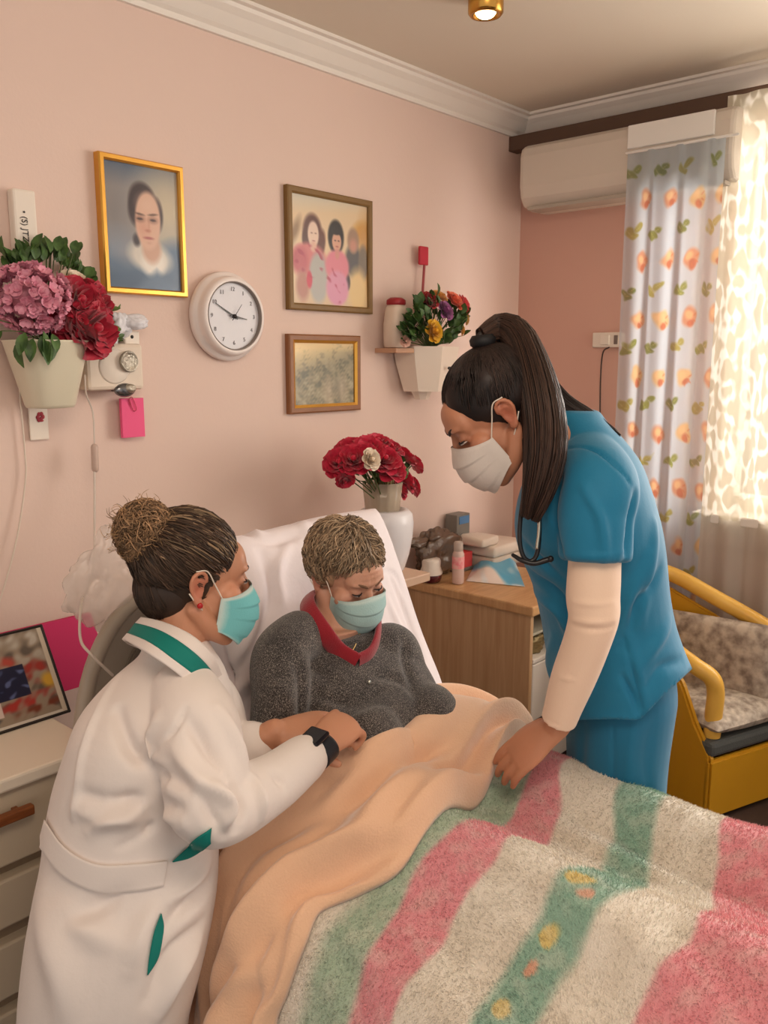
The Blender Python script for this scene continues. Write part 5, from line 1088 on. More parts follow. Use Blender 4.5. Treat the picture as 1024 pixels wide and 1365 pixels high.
# jumper
def clear_of_head(co, no): return co
sw = [torsoW([(x, y, z, a + .014, b + .014) for x, y, z, a, b in tors[:4]] + [(px_, py_ - .015, .88, .188, .112)] + [(px_, py_ + .004, .915, .145, .088), (px_, py_ + .006, .935, .095, .075)])]
sw += [tube([shR + np.array([.05, .02, .01]), shR + np.array([-.01, 0, -.01]), shR * .5 + elR * .5 + np.array([-.012, -.01, 0]), elR, elR * .45 + wrR * .55, wrR], [.056, .060, .058, .055, .050, .042], 20, 50), tube([shL - np.array([.05, 0, 0]), shL, shL * .5 + elL * .5, elL, wrL], [.054, .056, .052, .045, .040], 20, 50)]
sw += [ell(np.array([px_ + s * .085, py_ - .17, .76]), (.085, .07, .075)) for s in (-1, 1)]
g = np.random.default_rng(31)
def sfold(l, w, hh, D): return (l, w, hh)
SF = [sfold([(395, 880), (405, 930), (400, 985)], .016, -.014, 1.60), sfold([(345, 940), (370, 960), (395, 965)], .012, -.010, 1.57), sfold([(340, 965), (368, 985), (398, 985)], .012, .010, 1.56), sfold([(350, 900), (378, 925), (392, 955)], .014, .009, 1.57), sfold([(430, 945), (480, 960), (540, 935)], .02, .010, 1.58), sfold([(420, 925), (470, 938), (525, 915)], .014, -.008, 1.58), sfold([(540, 855), (545, 890), (552, 925)], .014, -.012, 1.78), sfold([(500, 900), (530, 905), (548, 920)], .012, -.008, 1.68), sfold([(405, 860), (420, 890), (450, 915)], .016, -.006, 1.62)]
m_sw = bpy.data.materials.new('grey_knit'); m_sw.use_nodes = True
def knit(m):
    nt = m.node_tree; N = nt.nodes; L = nt.links; b = N['Principled BSDF']; b.inputs['Roughness'].default_value = .9; b.inputs['Sheen Weight'].default_value = .3; b.inputs['Specular IOR Level'].default_value = .1
    tc = N.new('ShaderNodeTexCoord'); n1 = N.new('ShaderNodeTexNoise'); n1.inputs['Scale'].default_value = 560; n1.inputs['Detail'].default_value = 3; n1.inputs['Roughness'].default_value = .7
    mp = N.new('ShaderNodeMapping'); mp.inputs['Scale'].default_value = (1, 1, .6); L.new(tc.outputs['Object'], mp.inputs[0]); L.new(mp.outputs[0], n1.inputs['Vector'])
    n2_ = N.new('ShaderNodeTexNoise'); n2_.inputs['Scale'].default_value = 22; L.new(tc.outputs['Object'], n2_.inputs['Vector']); ad = N.new('ShaderNodeMath'); ad.operation = 'MULTIPLY_ADD'; ad.inputs[1].default_value = .12; L.new(n2_.outputs[0], ad.inputs[0]); L.new(n1.outputs[0], ad.inputs[2])
    cr = N.new('ShaderNodeValToRGB'); e = cr.color_ramp.elements; e[0].position = .47; e[0].color = rgba((44, 41, 42)); e[1].position = .72; e[1].color = rgba((160, 150, 140)); k = cr.color_ramp.elements.new(.585); k.color = rgba((76, 70, 68))
    L.new(ad.outputs[0], cr.inputs[0]); L.new(cr.outputs[0], b.inputs['Base Color']); bp = N.new('ShaderNodeBump'); bp.inputs['Strength'].default_value = .5; bp.inputs['Distance'].default_value = .004; L.new(n1.outputs[0], bp.inputs['Height']); L.new(bp.outputs[0], b.inputs['Normal'])
knit(m_sw)
def chain(*fs):
    def fn(co, no):
        for f_ in fs: co = f_(co, no)
        return co
    return fn
def wrinkle(amp, fr, seed): return lambda co, no: co + no * (amp * wav(co, fr, seed))[:, None]
# open V neckline: the knit is pressed below the neck
vT, vL, vR = V(475, 872, 1.62), V(415, 810, 1.70), V(512, 820, 1.74)
jum = local(union('jumper', sw, .005, m_sw, None, 6, None), pt)
fold_on(jum, SF, (.0022, 24, 301))
# red undershirt collar: a thick V band around the neck
m_rc = mat('red_jersey', (146, 20, 36), .85, sheen=.3, bump=.2, bscale=300)
jt = bvh(jum)
def onj(x, y, D, off=.004): p = cast(jt, x, y, off); return p if p is not None and abs(float((p - CAM) @ FW) - D) < .12 else V(x, y, D)
cpts = [onj(475, 884, 1.66), onj(450, 868, 1.67), onj(428, 842, 1.69), V(410, 808, 1.73), V(420, 792, 1.84), V(465, 800, 1.92), V(500, 820, 1.87), onj(502, 846, 1.74), onj(493, 872, 1.67), onj(475, 884, 1.66)]
cb = tube(cpts, np.array([(.019, .007)] * 10), 14, 90, side=None, cap=False)
local(link('collar', new_mesh('collar', *cb, m_rc)), jum).matrix_parent_inverse = Matrix.Identity(4)
# short wavy hair
hr = np.random.default_rng(41); capc, capr = (0, -.026, .040), (.0835, .094, .089)
ptc = hair_cap('hair', hp, capc, capr, (132, 106, 84), ptb, 401, .03)
N = 4200; d = nrm(hr.normal(size=(N * 3, 3))); ok = (d[:, 2] > -.62) & ~((d[:, 1] > .28) & (d[:, 2] < .50 - .1 * np.abs(d[:, 0]))) & ~((d[:, 1] > .02) & (d[:, 2] < -.05)) & ~((d[:, 1] > -.35) & (d[:, 2] < -.42)); d = d[ok][:N]; N = len(d)
p0 = np.array(capc) + d * np.array(capr) * 1.0
comb = nrm(np.stack([d[:, 0] * 1.1 + .25 * np.sign(d[:, 0] + .15), d[:, 1] * .5 + .12, -.35 - .35 * np.clip(-d[:, 1], 0, 1) + 0 * d[:, 0]], 1) + hr.normal(size=(N, 3)) * .20); comb = nrm(comb - d * (comb * d).sum(1)[:, None] * .92)
L = hr.uniform(.045, .085, N)[:, None, None]; t = np.linspace(0, 1, 9)[None, :, None]; ph = hr.uniform(0, 6.28, N)[:, None, None]; sd = nrm(np.cross(d, comb))[:, None, :]
cc_, cr_ = np.array(capc), np.array(capr); Q = p0[:, None, :] + comb[:, None, :] * L * t + sd * .006 * np.sin(t * 4.5 + ph); dq = nrm((Q - cc_) / cr_)
P = cc_ + cr_ * dq * (1.0 + hr.uniform(.02, .16, N)[:, None, None] * np.sin(np.clip(t * 2.9, 0, 3.0)) + .02 * np.sin(t * 8 + ph))
col = np.array([158, 134, 108]) * hr.uniform(.62, 1.25, (N, 1)) + (hr.uniform(0, 1, (N, 1)) > .82) * np.array([30, 30, 28])
strands('hair_locks', hp(P), np.array([.0008, .0011, .0012, .0012, .0012, .0011, .0009, .0007, .0003]), m_hair, ptc, col)
nk = tube([onj(446, 846, 1.74), onj(463, 870, 1.69), onj(470, 866, 1.69), onj(482, 842, 1.74)], .0014, 6, 40); local(link('necklace', new_mesh('necklace', *nk, mat('fine_gold', (206, 170, 110), .3, metal=.8))), pt)
pbv = bvh(jum); bq = cast(pbv, 491, 911, .004)
if bq is not None: local(link('brooch', new_mesh('brooch', *ell(bq, (.004, .004, .005), nu=10, nv=8), mat('brooch_silver', (190, 190, 180), .25, metal=.8))), pt)
# ------------------------------------------------------------------ the nurse in the white coat, kneeling at the left of the bed
SK_W = mat('skin_nurse', (196, 140, 110), .48, attr=True, sss=.1, bump=.05, bscale=180)
hw = Head(V(261, 770, 1.50), -23, 9, 0, .97)
wn = person('person', 'nurse in white coat with teal trim kneeling at the bed, holding hands', (float(V(165, 1200, 1.42)[0]), float(V(165, 1200, 1.42)[1]), 0))
shw, elw, wrw = V(262, 968, 1.33), V(283, 1078, 1.27), V(421, 1003, 1.45)
shl, ell_, wrl = V(276, 950, 1.54), V(296, 1020, 1.53), V(366, 977, 1.515)
rowsW = [(188, 276, 852, 1.475, .07), (178, 286, 874, 1.47, .088), (142, 300, 905, 1.46, .135), (106, 308, 945, 1.45, .165), (88, 300, 990, 1.44, .165), (72, 296, 1040, 1.43, .150), (62, 293, 1095, 1.42, .140), (57, 291, 1135, 1.42, .140), (46, 289, 1185, 1.41, .155), (36, 281, 1240, 1.41, .165), (31, 268, 1300, 1.41, .165), (29, 250, 1365, 1.41, .16), (30, 238, 1440, 1.41, .155)]
inner = [(l + 26, r - 22, p, D, rd - .032) for l, r, p, D, rd in rowsW[1:]]
bw = [ringsS(inner)] + head_parts(hw, .0)
nW = V(228, 880, 1.47)
bw.append(tube([nW, nW * .45 + hw((0, -.012, -.075)) * .55, hw((0, -.012, -.04))], [.046, .052, .056], 20, 20))
bw += [tube([shw, elw, wrw], [.034, .032, .026], 16, 30), tube([shl, ell_, wrl], [.034, .030, .026], 16, 30)]
# thighs straight down, shins folded back along the floor
kb = V(140, 1365, 1.41); fdir = np.array([math.cos(R(-31)), math.sin(R(-31)), 0]); sdir = np.array([-fdir[1], fdir[0], 0])
for s in (-1, 1):
    hp_ = np.array([kb[0], kb[1], .46]) + sdir * s * .085; kn = np.array([kb[0], kb[1], .075]) + sdir * s * .09 + fdir * .02; an = kn - fdir * .36 + np.array([0, 0, -.02]); bw.append(tube([hp_, kn], [.065, .055], 16, 16)); bw.append(tube([kn, an, an - fdir * .12], [.058, .045, .034], 14, 20))
# right hand: closed over the patient's hand, back of the hand to the camera
bw += hand_parts(wrw + nrm(V(452, 972, 1.51) - wrw) * .010, V(458, 968, 1.515) - wrw, -FW + .55 * UP - .15 * RT, -1, ((.55, .8, .6), (.6, .85, .6), (.68, .9, .6), (.75, .95, .6)), .98, thumb=(.55, .7, -.45), tcurl=.2, spread=.13)
# left hand: reaching from behind, thumb towards us
bw += hand_parts(wrl, V(424, 966, 1.535) - wrl, UP * .9 - .45 * FW - .1 * RT, 1, ((.2, .4, .3), (.25, .45, .3), (.3, .5, .3), (.35, .5, .35)), .98, thumb=(.62, .85, -.25), tcurl=.15)
wnb = local(union('body', bw, .003, SK_W, None, 4, head_brush(hw), .5, skin_col(hw, (198, 142, 112), (186, 98, 78))), wn)
face_bits(hw, wnb, (62, 44, 36), down=.15); face_mask(hw, wnb, (118, 196, 200), (206, 222, 216), seed=2)
link('earring', new_mesh('earring', *hw.T(ell((.0835, -.008, -.031), (.0045, .0055, .0055), nu=12, nv=8)), mat('red_stone', (178, 24, 28), .25)), wnb)
# coat
m_coat = mat('white_coat', (230, 220, 214), .75, bump=.04, bscale=160, sheen=.1); m_teal = mat('teal_cloth', (0, 122, 112), .75)
cw = [ringsS(rowsW)]
cw += [tube([V(248, 925, 1.38), shw, shw * .5 + elw * .5, elw, elw * .5 + wrw * .5 + np.array([0, 0, -.012]), wrw - nrm(wrw - elw) * .026], [.056, .067, .067, .061, .049, .040], 26, 60), tube([V(262, 925, 1.52), shl, ell_, ell_ * .45 + wrl * .55 ], [.06, .066, .058, .046], 22, 40)]
def wf(l, w, hh, D=1.30): return (l, w, hh * 1.8)
WF = [wf([(157, 950), (175, 1000), (215, 1030), (250, 1045)], .012, -.014), wf([(210, 960), (200, 1000), (222, 1040)], .012, .009), wf([(248, 945), (232, 975), (206, 1012)], .004, -.006), wf([(250, 960), (275, 1000), (300, 1030)], .012, -.010), wf([(235, 1000), (262, 1040), (300, 1060)], .012, .010, 1.25), wf([(290, 945), (312, 985), (330, 1030)], .012, .008),
      wf([(308, 1040), (322, 1075), (318, 1105)], .010, -.009, 1.25), wf([(338, 1035), (350, 1065), (352, 1090)], .008, .008, 1.28), wf([(365, 1030), (382, 1050), (390, 1075)], .008, -.006, 1.33), wf([(290, 1050), (310, 1075), (300, 1105)], .010, .010, 1.22), wf([(268, 1060), (282, 1090), (300, 1115)], .010, -.006, 1.22),
      wf([(112, 1060), (170, 1068), (235, 1078)], .012, -.011, 1.28), wf([(105, 1080), (170, 1092), (240, 1100)], .014, .009, 1.28), wf([(120, 1110), (150, 1090), (190, 1075)], .010, .006, 1.28), wf([(160, 1130), (200, 1105), (235, 1098)], .008, -.006, 1.28), wf([(85, 1210), (120, 1240), (160, 1260)], .02, .008, 1.26), wf([(95, 1225), (130, 1210), (165, 1190)], .014, -.008, 1.26), wf([(215, 1195), (190, 1240), (175, 1290)], .016, .008, 1.26), wf([(270, 1230), (230, 1270), (200, 1330)], .014, -.010, 1.27), wf([(262, 1260), (235, 1300), (215, 1350)], .014, .010, 1.27), wf([(280, 1175), (250, 1205), (225, 1230)], .012, -.009, 1.27), wf([(278, 1150), (250, 1185), (228, 1200)], .012, .008, 1.27),
      wf([(160, 900), (130, 960), (108, 1030), (98, 1090)], .007, .005, 1.30), wf([(60, 1200), (80, 1290), (95, 1365)], .03, .010, 1.27)]
rowsW = [(l + 6, r, p, D, rd) for l, r, p, D, rd in rowsW]; cw[0] = ringsS(rowsW)
coat = local(union('coat', cw, .0045, m_coat, None, 5, None), wn)
fold_on(coat, WF, (.0018, 18, 311))
tw = bvh(coat)
def on_coat(name, m, top, bot, nu=40, nv=8, off=.004, th=.006): v, f = strip_on(tw, top, bot, nu, nv, off, th); return link(name, new_mesh(name, v, f, m), coat)
on_coat('belt', m_coat, [(64, 1092), (90, 1128), (130, 1150), (178, 1150), (222, 1146)], [(55, 1126), (85, 1164), (128, 1186), (176, 1186), (217, 1181)], 50, 10, .006, .009)
on_coat('side_vent', m_teal, [(228, 1147), (246, 1130), (262, 1114), (280, 1103)], [(229, 1148), (250, 1143), (268, 1132), (281, 1121)], 24, 6, .005)
on_coat('pocket', m_teal, [(213, 1217), (204, 1240), (198, 1270), (195, 1298)], [(214, 1218), (217, 1240), (210, 1275), (196, 1299)], 24, 6, .003)
# collar: white stand with a teal band, lying round the neck
def loop_collar(name, m, pts, ra, parent, rb=.004): 
    b = tube(pts + [pts[0]], np.array([(ra, rb)] * (len(pts) + 1)), 12, 90, side=None, cap=False); return link(name, new_mesh(name, *b, m), parent)
def ribbon(name, m, top, bot, parent, th=.004, n=80):
    A, B = catmull(np.array(top), n), catmull(np.array(bot), n); nv = 7; G = np.stack([A * (1 - t) + B * t for t in np.linspace(0, 1, nv)], 0); c = G.reshape(-1, 3).mean(0); nn_ = nrm(np.cross(np.gradient(G, axis=1), np.gradient(G, axis=0)))
    k = n * nv; f = [tuple(q) for q in grid_f(n, nv)]; f2 = [tuple(q[::-1] + k) for q in grid_f(n, nv)]; b = list(range(n)) + [i * n + n - 1 for i in range(1, nv)] + [(nv - 1) * n + j for j in range(n - 2, -1, -1)] + [i * n for i in range(nv - 2, 0, -1)]
    return link(name, new_mesh(name, np.vstack([(G + nn_ * th).reshape(-1, 3), (G - nn_ * th).reshape(-1, 3)]), f + f2 + [(b[(q + 1) % len(b)], b[q], b[q] + k, b[(q + 1) % len(b)] + k) for q in range(len(b))], m), parent)
U = [V(296, 902, 1.47), V(284, 876, 1.395), V(258, 850, 1.375), V(222, 832, 1.40), V(192, 824, 1.46), V(196, 826, 1.54), V(232, 838, 1.565), V(268, 862, 1.55)]
M1 = [V(292, 912, 1.46), V(274, 886, 1.375), V(247, 862, 1.352), V(214, 842, 1.38), V(184, 832, 1.46), V(188, 836, 1.56), V(232, 850, 1.59), V(270, 874, 1.57)]
M2 = [V(286, 930, 1.45), V(262, 904, 1.355), V(232, 880, 1.33), V(200, 858, 1.36), V(174, 846, 1.46), V(178, 850, 1.575), V(232, 868, 1.61), V(272, 892, 1.59)]
M3 = [V(284, 936, 1.45), V(256, 914, 1.35), V(226, 890, 1.325), V(192, 868, 1.35), V(168, 854, 1.46), V(172, 858, 1.58), V(232, 880, 1.62), V(274, 902, 1.60)]
ribbon('collar_stand', m_coat, U, M1, coat, .003); ribbon('collar_band', m_teal, M1, M2, coat, .0032); ribbon('yoke', m_coat, M2, M3, coat, .004)
# watch on the right wrist
ax = nrm(V(452, 972, 1.51) - wrw); wc = wrw + ax * .006
sd_ = nrm(np.cross(ax, UP)); wt = tube([wc - ax * .016, wc + ax * .016], np.array([(.034, .029), (.034, .029)]), 28, 8, side=sd_, round_cap=False); m_wt = mat('watch_black', (26, 28, 36), .45)
wwo = link('wristwatch', new_mesh('wristwatch', *wt, m_wt), wnb); up_ = nrm(np.cross(sd_, ax)); up_ = up_ if up_[2] > 0 else -up_
bq = wc + up_ * .029 - FW * .012; Mw = rot_to(ax, nrm(up_ - .4 * FW)); v, f = box_vf(-.019, .019, -.022, .022, -.005, .006, .004); link('watch_face', new_mesh('watch_face', np.array(v) @ Mw.T + bq, f, mat('watch_glass', (18, 22, 32), .12), False), wwo)
# hair: swept back into a loose bun
hr = np.random.default_rng(51); hc, hrad = np.array((0, -.024, .034)), np.array((.0800, .0945, .0890))
wcap = hair_cap('hair', hw, hc, hrad, (54, 41, 33), wnb, 411, .02, cut=lambda v: (v[:, 1] > .004) & (v[:, 2] < -.004 + (v[:, 1] - .004) * .95))
link('hair_nape', new_mesh('hair_nape', *hw.T(ell((0, -.050, -.020), (.066, .058, .062), None, 40, 30)), mat('hair_dark', (52, 38, 30), .55, var=.2, vscale=120)), wcap)
bunc = np.array((0, -.100, .078)); bdir = nrm((bunc - hc) / hrad)
N = 2400; th = hr.uniform(-2.9, 2.9, N); d0 = nrm(np.stack([np.sin(th) * .95, np.cos(th) * .80 + .02, np.where(np.abs(th) < 1.3, .50 - .62 * np.abs(th) ** 1.3, -.35 - .1 * (np.abs(th) - 1.3)) + hr.uniform(-.05, .05, N)], 1)); d0 = nrm(d0 + hr.normal(size=(N, 3)) * .03)
kk = (hr.uniform(0, 1, N) ** 1.8 * .8)[:, None]; d0 = nrm(d0 * (1 - kk) + bdir * kk)
P = slerp_paths(hc, hrad, None, d0, np.tile(nrm(bdir + np.array([0, .06, -.02])), (N, 1)) + hr.normal(size=(N, 3)) * .10, 12, (1.01 + hr.uniform(0, .035, N))[:, None, None])
P += .0022 * np.sin(np.linspace(0, 9, 12)[None, :, None] + hr.uniform(0, 6.28, N)[:, None, None]) * hr.normal(size=(N, 1, 3))
st_ = (hr.uniform(0, 1, (N, 1)) > .72) & (d0[:, 2:3] > -.05); col = np.where(st_, np.array([142, 118, 92]), np.array([74, 56, 44])) * hr.uniform(.7, 1.2, (N, 1))
strands('swept_hair', hw(P), np.array([.0006] + [.0013] * 9 + [.001, .0005]), m_hair, wcap, col)
N = 500; d0 = nrm(np.stack([hr.uniform(-1, 1, N), hr.uniform(-1.1, -.1, N), hr.uniform(-.95, -.2, N)], 1)); P = slerp_paths((0, -.050, -.020), (.066, .058, .062), None, d0, nrm(d0 * .35 + np.array([0, -.55, .75])), 12, 1.02); tt_ = np.linspace(0, 1, 12)[None, :, None] ** 2; P = P * (1 - tt_ * .6) + bunc * tt_ * .6
strands('nape_hair', hw(P), np.array([.0005] + [.0012] * 10 + [.0005]), m_hair, wcap, np.array([64, 48, 38]) * hr.uniform(.7, 1.2, (N, 1)))
bun = hair_cap('bun', hw, bunc, (.044, .043, .046), (146, 114, 82), wcap, 415, .05)
N = 2600; d = nrm(hr.normal(size=(N, 3))); s1 = nrm(np.cross(d, hr.normal(size=(N, 3)))); t = np.linspace(0, 1, 12)[None, :, None]; ang = hr.uniform(.8, 2.4, N)[:, None, None] * (t - .5); rad = (.043 + hr.uniform(-.004, .009, N))[:, None, None] * (1 + .12 * np.sin(t * 9 + hr.uniform(0, 6, N)[:, None, None]))
P = bunc + rad * (np.cos(ang) * d[:, None, :] + np.sin(ang) * s1[:, None, :]) * np.array([1, .98, 1.06]); strands('bun_curls', hw(P), np.array([.0004] + [.0009] * 10 + [.0003]), m_hair, bun, np.array([164, 130, 98]) * hr.uniform(.55, 1.25, (N, 1)))
N = 220; d = nrm(hr.normal(size=(N, 3)) + np.array([0, -.35, .1])); s1 = nrm(np.cross(d, hr.normal(size=(N, 3)))); P = bunc + d[:, None, :] * (.041 + .035 * t * hr.uniform(.3, 1, N)[:, None, None]) + s1[:, None, :] * .03 * np.sin(t * 2.6) * hr.uniform(-1, 1, N)[:, None, None]; strands('flyaway_hair', hw(P), np.array([.0005] * 11 + [.0002]), m_hair, bun, np.array([168, 134, 96]) * hr.uniform(.7, 1.2, (N, 1)))
# ------------------------------------------------------------------ the nurse in blue, bending over the bed from the right
SK_B = mat('skin_blue_nurse', (186, 128, 98), .48, attr=True, sss=.1, bump=.05, bscale=180)
hb_ = Head(V(657, 553, 1.60), 136, 39, 0, .98)
bn = person('person', 'nurse in blue scrubs and white mask leaning over the bed, stethoscope round neck', (float(V(820, 1040, 1.84)[0]), float(V(820, 1040, 1.84)[1]), 0))
rowsT = [(732, 796, 549, 1.66, .05), (738, 806, 563, 1.66, .075), (736, 826, 584, 1.66, .105), (722, 848, 614, 1.655, .15), (700, 862, 652, 1.655, .165), (690, 876, 700, 1.67, .165), (696, 884, 740, 1.69, .155), (711, 889, 780, 1.71, .145), (722, 896, 825, 1.74, .145), (729, 906, 862, 1.76, .155), (735, 918, 892, 1.78, .165), (738, 926, 912, 1.79, .168), (741, 930, 950, 1.80, .168), (744, 926, 985, 1.80, .168)]
rowsL = [(752, 893, 870, 1.79, .14), (758, 897, 915, 1.80, .148), (758, 893, 945, 1.81, .15), (758, 885, 1000, 1.83, .15), (760, 880, 1075, 1.85, .14), (766, 872, 1180, 1.88, .12), (776, 862, 1290, 1.92, .11)]
inT = [(l + 13, r - 13, p, D, rd - .02) for l, r, p, D, rd in rowsT[3:] if p < 870]; inL = [(l + 24, r - 26, p, D, rd - .035) for l, r, p, D, rd in rowsL]
shn, eln, wrn = V(800, 648, 1.52), V(790, 830, 1.51), V(742, 968, 1.60)
shf, elf, wrf = V(775, 650, 1.78), V(785, 780, 1.83), V(790, 890, 1.84)
bb_ = [ringsS(inT)] + head_parts(hb_)
nB = V(766, 604, 1.645); bb_.append(tube([nB, nB * .5 + hb_((0, -.025, -.07)) * .5, hb_((0, -.012, -.035))], [.050, .052, .055], 20, 20))
bb_ += [tube([shn, eln, wrn], [.036, .034, .026], 16, 40), tube([shf, elf, wrf], [.046, .036, .026], 16, 30)]
ft = V(818, 1290, 1.92); legd = FWH
for s in (-1, 1):
    hpj = V(822, 900, 1.79) + legd * s * .08; kn = V(820, 1120, 1.87) + legd * s * .06; kn = np.array([kn[0], kn[1], .46]); an = np.array([kn[0] + .01, kn[1], .07]); bb_.append(tube([hpj, kn, an], [.060, .046, .034], 16, 40)); bb_.append(tube([an + np.array([0, 0, -.03]), an - RT * .10 + np.array([0, 0, -.045]), an - RT * .16 + np.array([0, 0, -.048])], [.032, .028, .02], 12, 16))
tg = V(650, 1042, 1.665); bb_ += hand_parts(wrn + nrm(tg - wrn) * .012, tg - wrn, UP * .75 - .7 * FW, 1, ((.1, .25, .2), (.1, .28, .2), (.12, .3, .2), (.15, .3, .2)), 1.04, thumb=(.35, .9, -.3), tcurl=.15, spread=.02)
bb_ += hand_parts(wrf, (0, -.1, -1), FWH, 1, ((.2, .3, .2),) * 4, .95)
bnb = local(union('body', bb_, .003, SK_B, None, 4, head_brush(hb_), .5, skin_col(hb_, (188, 130, 100), (172, 88, 66))), bn)
face_bits(hb_, bnb, (36, 26, 24), down=.9); face_mask(hb_, bnb, (212, 202, 194), (222, 212, 204), seed=3)
# scrubs
m_scr = mat('blue_scrubs', (14, 116, 154), .7, sheen=.15, bump=.04, bscale=200); m_scr2 = mat('blue_scrub_trousers', (12, 104, 140), .7, sheen=.15)
tw_ = [ringsS(rowsT), tube([V(786, 618, 1.60), shn + np.array([0, 0, .0]), V(794, 690, 1.505), V(793, 744, 1.505)], [.062, .066, .061, .059], 26, 40, round_cap=False), tube([shf, elf * .4 + shf * .6], [.062, .058], 20, 16)]
top_ = local(union('scrub_top', tw_, .0048, m_scr, None, 6), bn)
TF = [([(752, 640), (745, 680), (752, 740)], .010, -.010), ([(780, 650), (800, 690), (806, 742)], .008, .006), ([(845, 660), (835, 720), (832, 745)], .010, -.012), ([(870, 700), (862, 760), (850, 830)], .014, .008), ([(878, 760), (850, 800), (832, 860)], .014, -.010), ([(860, 740), (838, 800), (838, 880)], .012, .008), ([(706, 760), (740, 790), (765, 830)], .014, -.010), ([(715, 790), (740, 812), (760, 850)], .012, .008), ([(700, 720), (722, 745), (750, 770)], .012, -.006), ([(738, 850), (735, 890), (745, 930)], .012, .006), ([(890, 830), (870, 860), (850, 890)], .014, .007), ([(830, 900), (845, 930), (850, 950)], .006, -.008), ([(905, 880), (880, 890), (860, 915)], .012, -.006), ([(780, 860), (785, 900), (780, 940)], .014, .006),
      ([(757, 600), (790, 600), (815, 618), (838, 645)], .004, -.005), ([(757, 738), (793, 741), (828, 735)], .0035, .003)]
fold_on(top_, [(a, w, h * 1.5) for a, w, h in TF], (.0024, 14, 321))
# back panel of the tunic with its side vent
tt = bvh(top_)
trs = local(union('trousers', [ringsS(rowsL)], .005, m_scr2, None, 5), bn); fold_on(trs, [([(818, 965), (818, 1010), (817, 1070)], .003, -.004), ([(850, 950), (840, 1000), (838, 1060)], .014, .006), ([(780, 970), (775, 1020), (780, 1070)], .014, -.005), ([(870, 960), (862, 1010), (866, 1060)], .012, -.005)], (.0012, 14, 322))
fold_on(top_, [([(832, 850), (846, 905), (857, 952)], .005, -.006), ([(841, 850), (855, 905), (865, 945)], .007, .004)])
def hem_cut(o, line):
    """trim the tunic at its hem: longer in front, rising to the back panel"""
    me = o.data; n = len(me.vertices); co = np.empty(n * 3); me.vertices.foreach_get('co', co); q = co.reshape(-1, 3) - CAM; z = q @ FW; px = CX + F * (q @ RT) / z; py = CY - F * (q @ UP) / z
    lx, ly = zip(*line); bad = py > np.interp(px, lx, ly); bm = bmesh.new(); bm.from_mesh(me); bm.verts.ensure_lookup_table(); bmesh.ops.delete(bm, geom=[bm.verts[i] for i in np.nonzero(bad)[0]], context='VERTS'); 
    for _ in range(2):
        for v_ in bm.verts:
            if v_.is_boundary:
                q = np.array(v_.co) - CAM; z = q @ FW; x_ = CX + F * (q @ RT) / z; y_ = CY - F * (q @ UP) / z; v_.co = Vector(np.array(v_.co) - UP * (float(np.interp(x_, lx, ly)) - y_) * z / F)
    bm.to_mesh(me); bm.free()
    md = o.modifiers.new('cloth', 'SOLIDIFY'); md.thickness = .003; md.offset = 0
hem_cut(top_, [(700, 962), (821, 958), (845, 960), (856, 957), (880, 931), (900, 912), (925, 889)])
# cream sleeve of the undershirt
m_und = mat('cream_knit', (238, 208, 184), .8, sheen=.2, bump=.05, bscale=300)
und = local(union('undershirt_sleeve', [tube([shn * .4 + V(793, 744, 1.505) * .6, V(790, 790, 1.508), eln, eln * .5 + wrn * .5 + np.array([0, 0, .0]), wrn - nrm(wrn - eln) * .012], [.047, .047, .0445, .040, .0335], 26, 60, round_cap=False)], .004, m_und, None, 4), bn)
fold_on(und, [([(764, 802), (790, 806), (818, 803)], .005, .004), ([(764, 826), (790, 830), (820, 826)], .005, .005), ([(764, 834), (792, 840), (818, 836)], .004, -.004), ([(745, 902), (765, 906)], .004, .003), ([(728, 958), (745, 966), (768, 970)], .004, -.002)], (.0008, 40, 323))
# stethoscope
m_st = mat('stethoscope_black', (26, 24, 26), .35); m_ste = mat('steth_steel', (190, 180, 164), .25, metal=.9)
sx = thing('stethoscope', 'black stethoscope hanging from the neck of the nurse in blue', 'stethoscope', V(712, 745, 1.55)); o0 = np.array(sx.location)
link('tubing', new_mesh('tubing', *tube([V(700, 650, 1.54) - o0, V(694, 690, 1.535) - o0, V(693, 722, 1.535) - o0, V(698, 742, 1.535) - o0, V(708, 748, 1.535) - o0, V(716, 738, 1.535) - o0, V(719, 712, 1.535) - o0, V(719, 675, 1.535) - o0, V(716, 640, 1.54) - o0], .0042, 10, 90), m_st), sx)
link('headset', new_mesh('headset', *tube([V(717, 650, 1.528) - o0, V(719, 700, 1.526) - o0, V(716, 730, 1.526) - o0], .0032, 10, 30), m_ste), sx)
link('ear_tube', new_mesh('ear_tube', *tube([V(684, 740, 1.545) - o0, V(696, 747, 1.535) - o0, V(712, 751, 1.53) - o0, V(730, 746, 1.53) - o0], [.0035, .0045, .0048, .0055], 10, 30), m_st), sx)
link('ear_tip', new_mesh('ear_tip', *ell(V(734, 745, 1.53) - o0, (.006, .006, .006)), m_st), sx)
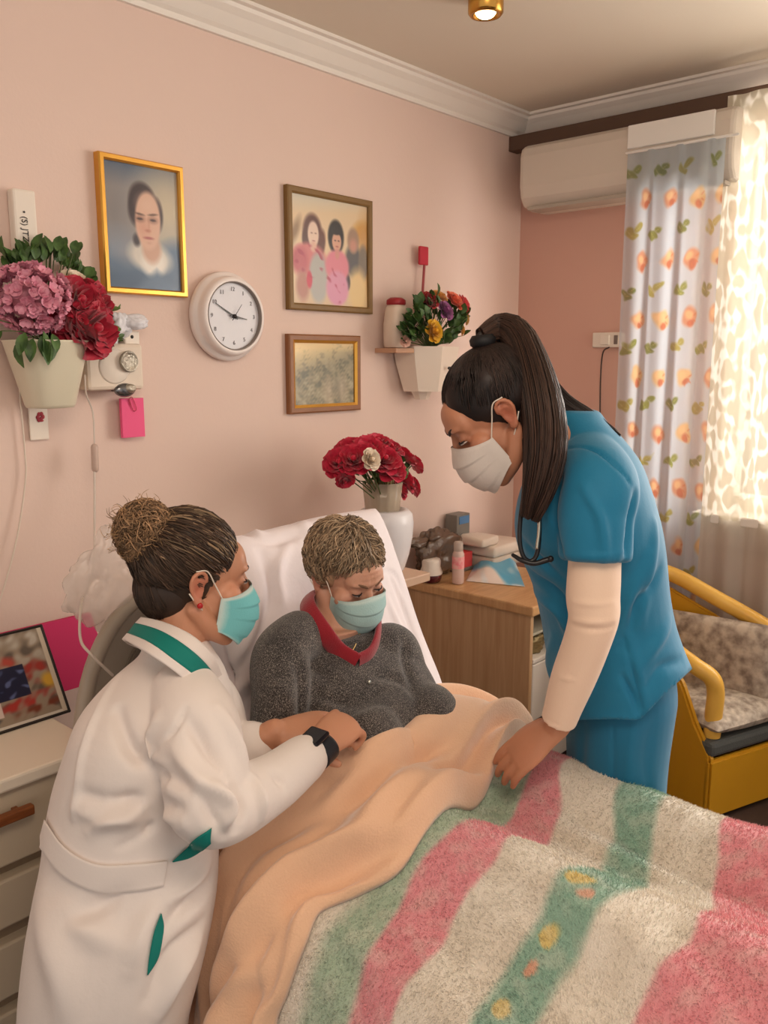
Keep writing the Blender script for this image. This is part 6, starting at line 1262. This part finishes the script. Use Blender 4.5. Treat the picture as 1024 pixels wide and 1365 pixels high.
# hair: sleek, high ponytail
hr = np.random.default_rng(61); hc, hrad = np.array((0, -.024, .036)), np.array((.0785, .0955, .0880))
bcap = hair_cap('hair', hb_, hc, hrad, (34, 25, 23), bnb, 421, .012)
link('hair_nape', new_mesh('hair_nape', *hb_.T(ell((0, -.050, -.015), (.066, .060, .060), None, 40, 30)), mat('hair_black', (30, 22, 20), .45, var=.2, vscale=120)), bcap)
base = np.array((0, -.070, .128)); bdir = nrm((base - hc) / hrad)
N = 1500; th = hr.uniform(-3.1, 3.1, N); d0 = nrm(np.stack([np.sin(th) * .95, np.cos(th) * .82 + .02, np.where(np.abs(th) < 1.3, .46 - .48 * np.abs(th) ** 1.3, -.22 - .2 * (np.abs(th) - 1.3)) + hr.uniform(-.04, .04, N)], 1)); kk = hr.uniform(0, .8, N)[:, None]; d0 = nrm(d0 * (1 - kk) + bdir * kk + hr.normal(size=(N, 3)) * .02)
P = slerp_paths(hc, hrad, None, d0, np.tile(bdir, (N, 1)) + hr.normal(size=(N, 3)) * .05, 12, (1.006 + hr.uniform(0, .018, N))[:, None, None])
strands('sleek_hair', hb_(P), np.array([.0005] + [.0011] * 10 + [.0006]), m_hair, bcap, np.array([44, 32, 28]) * hr.uniform(.6, 1.35, (N, 1)))
bp_ = V(652, 464, 1.61); link('hair_tie', new_mesh('hair_tie', *lathe([(.017, -.012), (.024, -.006), (.025, .004), (.019, .012), (.0, .012)], 24, center=tuple(hb_((0, -.070, .122))), axis=tuple(hb_.M[:, 2] * .8 - hb_.M[:, 1] * .5)), mat('hair_tie_black', (18, 16, 18), .6)), bcap)
t0 = hb_((0, -.072, .130))
def tail(name, ctrl, wid, n, col, seed, m=16):
    C_ = catmull(np.vstack(ctrl), m); wd_ = catmull(np.array([[w] for w in wid]), m)[:, 0]; T_, A_, B_ = frames(C_); hr = np.random.default_rng(seed); a = hr.uniform(0, 6.28, n); r = np.sqrt(hr.uniform(0, 1, n)); k = hr.uniform(.82, 1.04, n)
    P = np.zeros((n, m, 3)); ts = np.linspace(0, 1, m)
    for i in range(n):
        s = np.clip(ts * k[i], 0, 1) * (m - 1); q = lambda X: np.stack([np.interp(s, np.arange(m), X[:, j]) for j in range(3)], 1); w = np.interp(s, np.arange(m), wd_); tw = a[i] + .5 * ts
        P[i] = q(C_) + q(A_) * (w * r[i] * np.cos(tw))[:, None] + q(B_) * (w * .6 * r[i] * np.sin(tw))[:, None] + .0015 * np.sin(ts * 8 + a[i] * 5)[:, None]
    cc = np.asarray(col, float) * hr.uniform(.6, 1.3, (n, 1)); o = strands(name, P, np.array([.0012] * (m - 4) + [.0012, .001, .0008, .0003]), m_hair, bcap, cc)
    Qn = int(m * .8); v, f = tube(C_[:Qn], np.stack([wd_[:Qn] * .66, wd_[:Qn] * .4], 1), 18, 50, side=A_[0]); link(name + '_core', new_mesh(name + '_core', v, f, mat('hair_core', (40, 29, 25), .55, var=.25, vscale=100)), o); return o
tail('ponytail', [t0, V(664, 438, 1.60), V(690, 448, 1.575), V(708, 490, 1.55), V(722, 545, 1.525), V(727, 600, 1.515), V(719, 650, 1.515), V(706, 692, 1.52)], [.018, .028, .036, .046, .054, .054, .044, .026], 2000, (66, 47, 38), 5)
tail('ponytail_lock', [V(690, 455, 1.60), V(718, 500, 1.63), V(748, 535, 1.64), V(785, 556, 1.63), V(826, 582, 1.61)], [.022, .024, .022, .016, .006], 380, (46, 33, 28), 6)
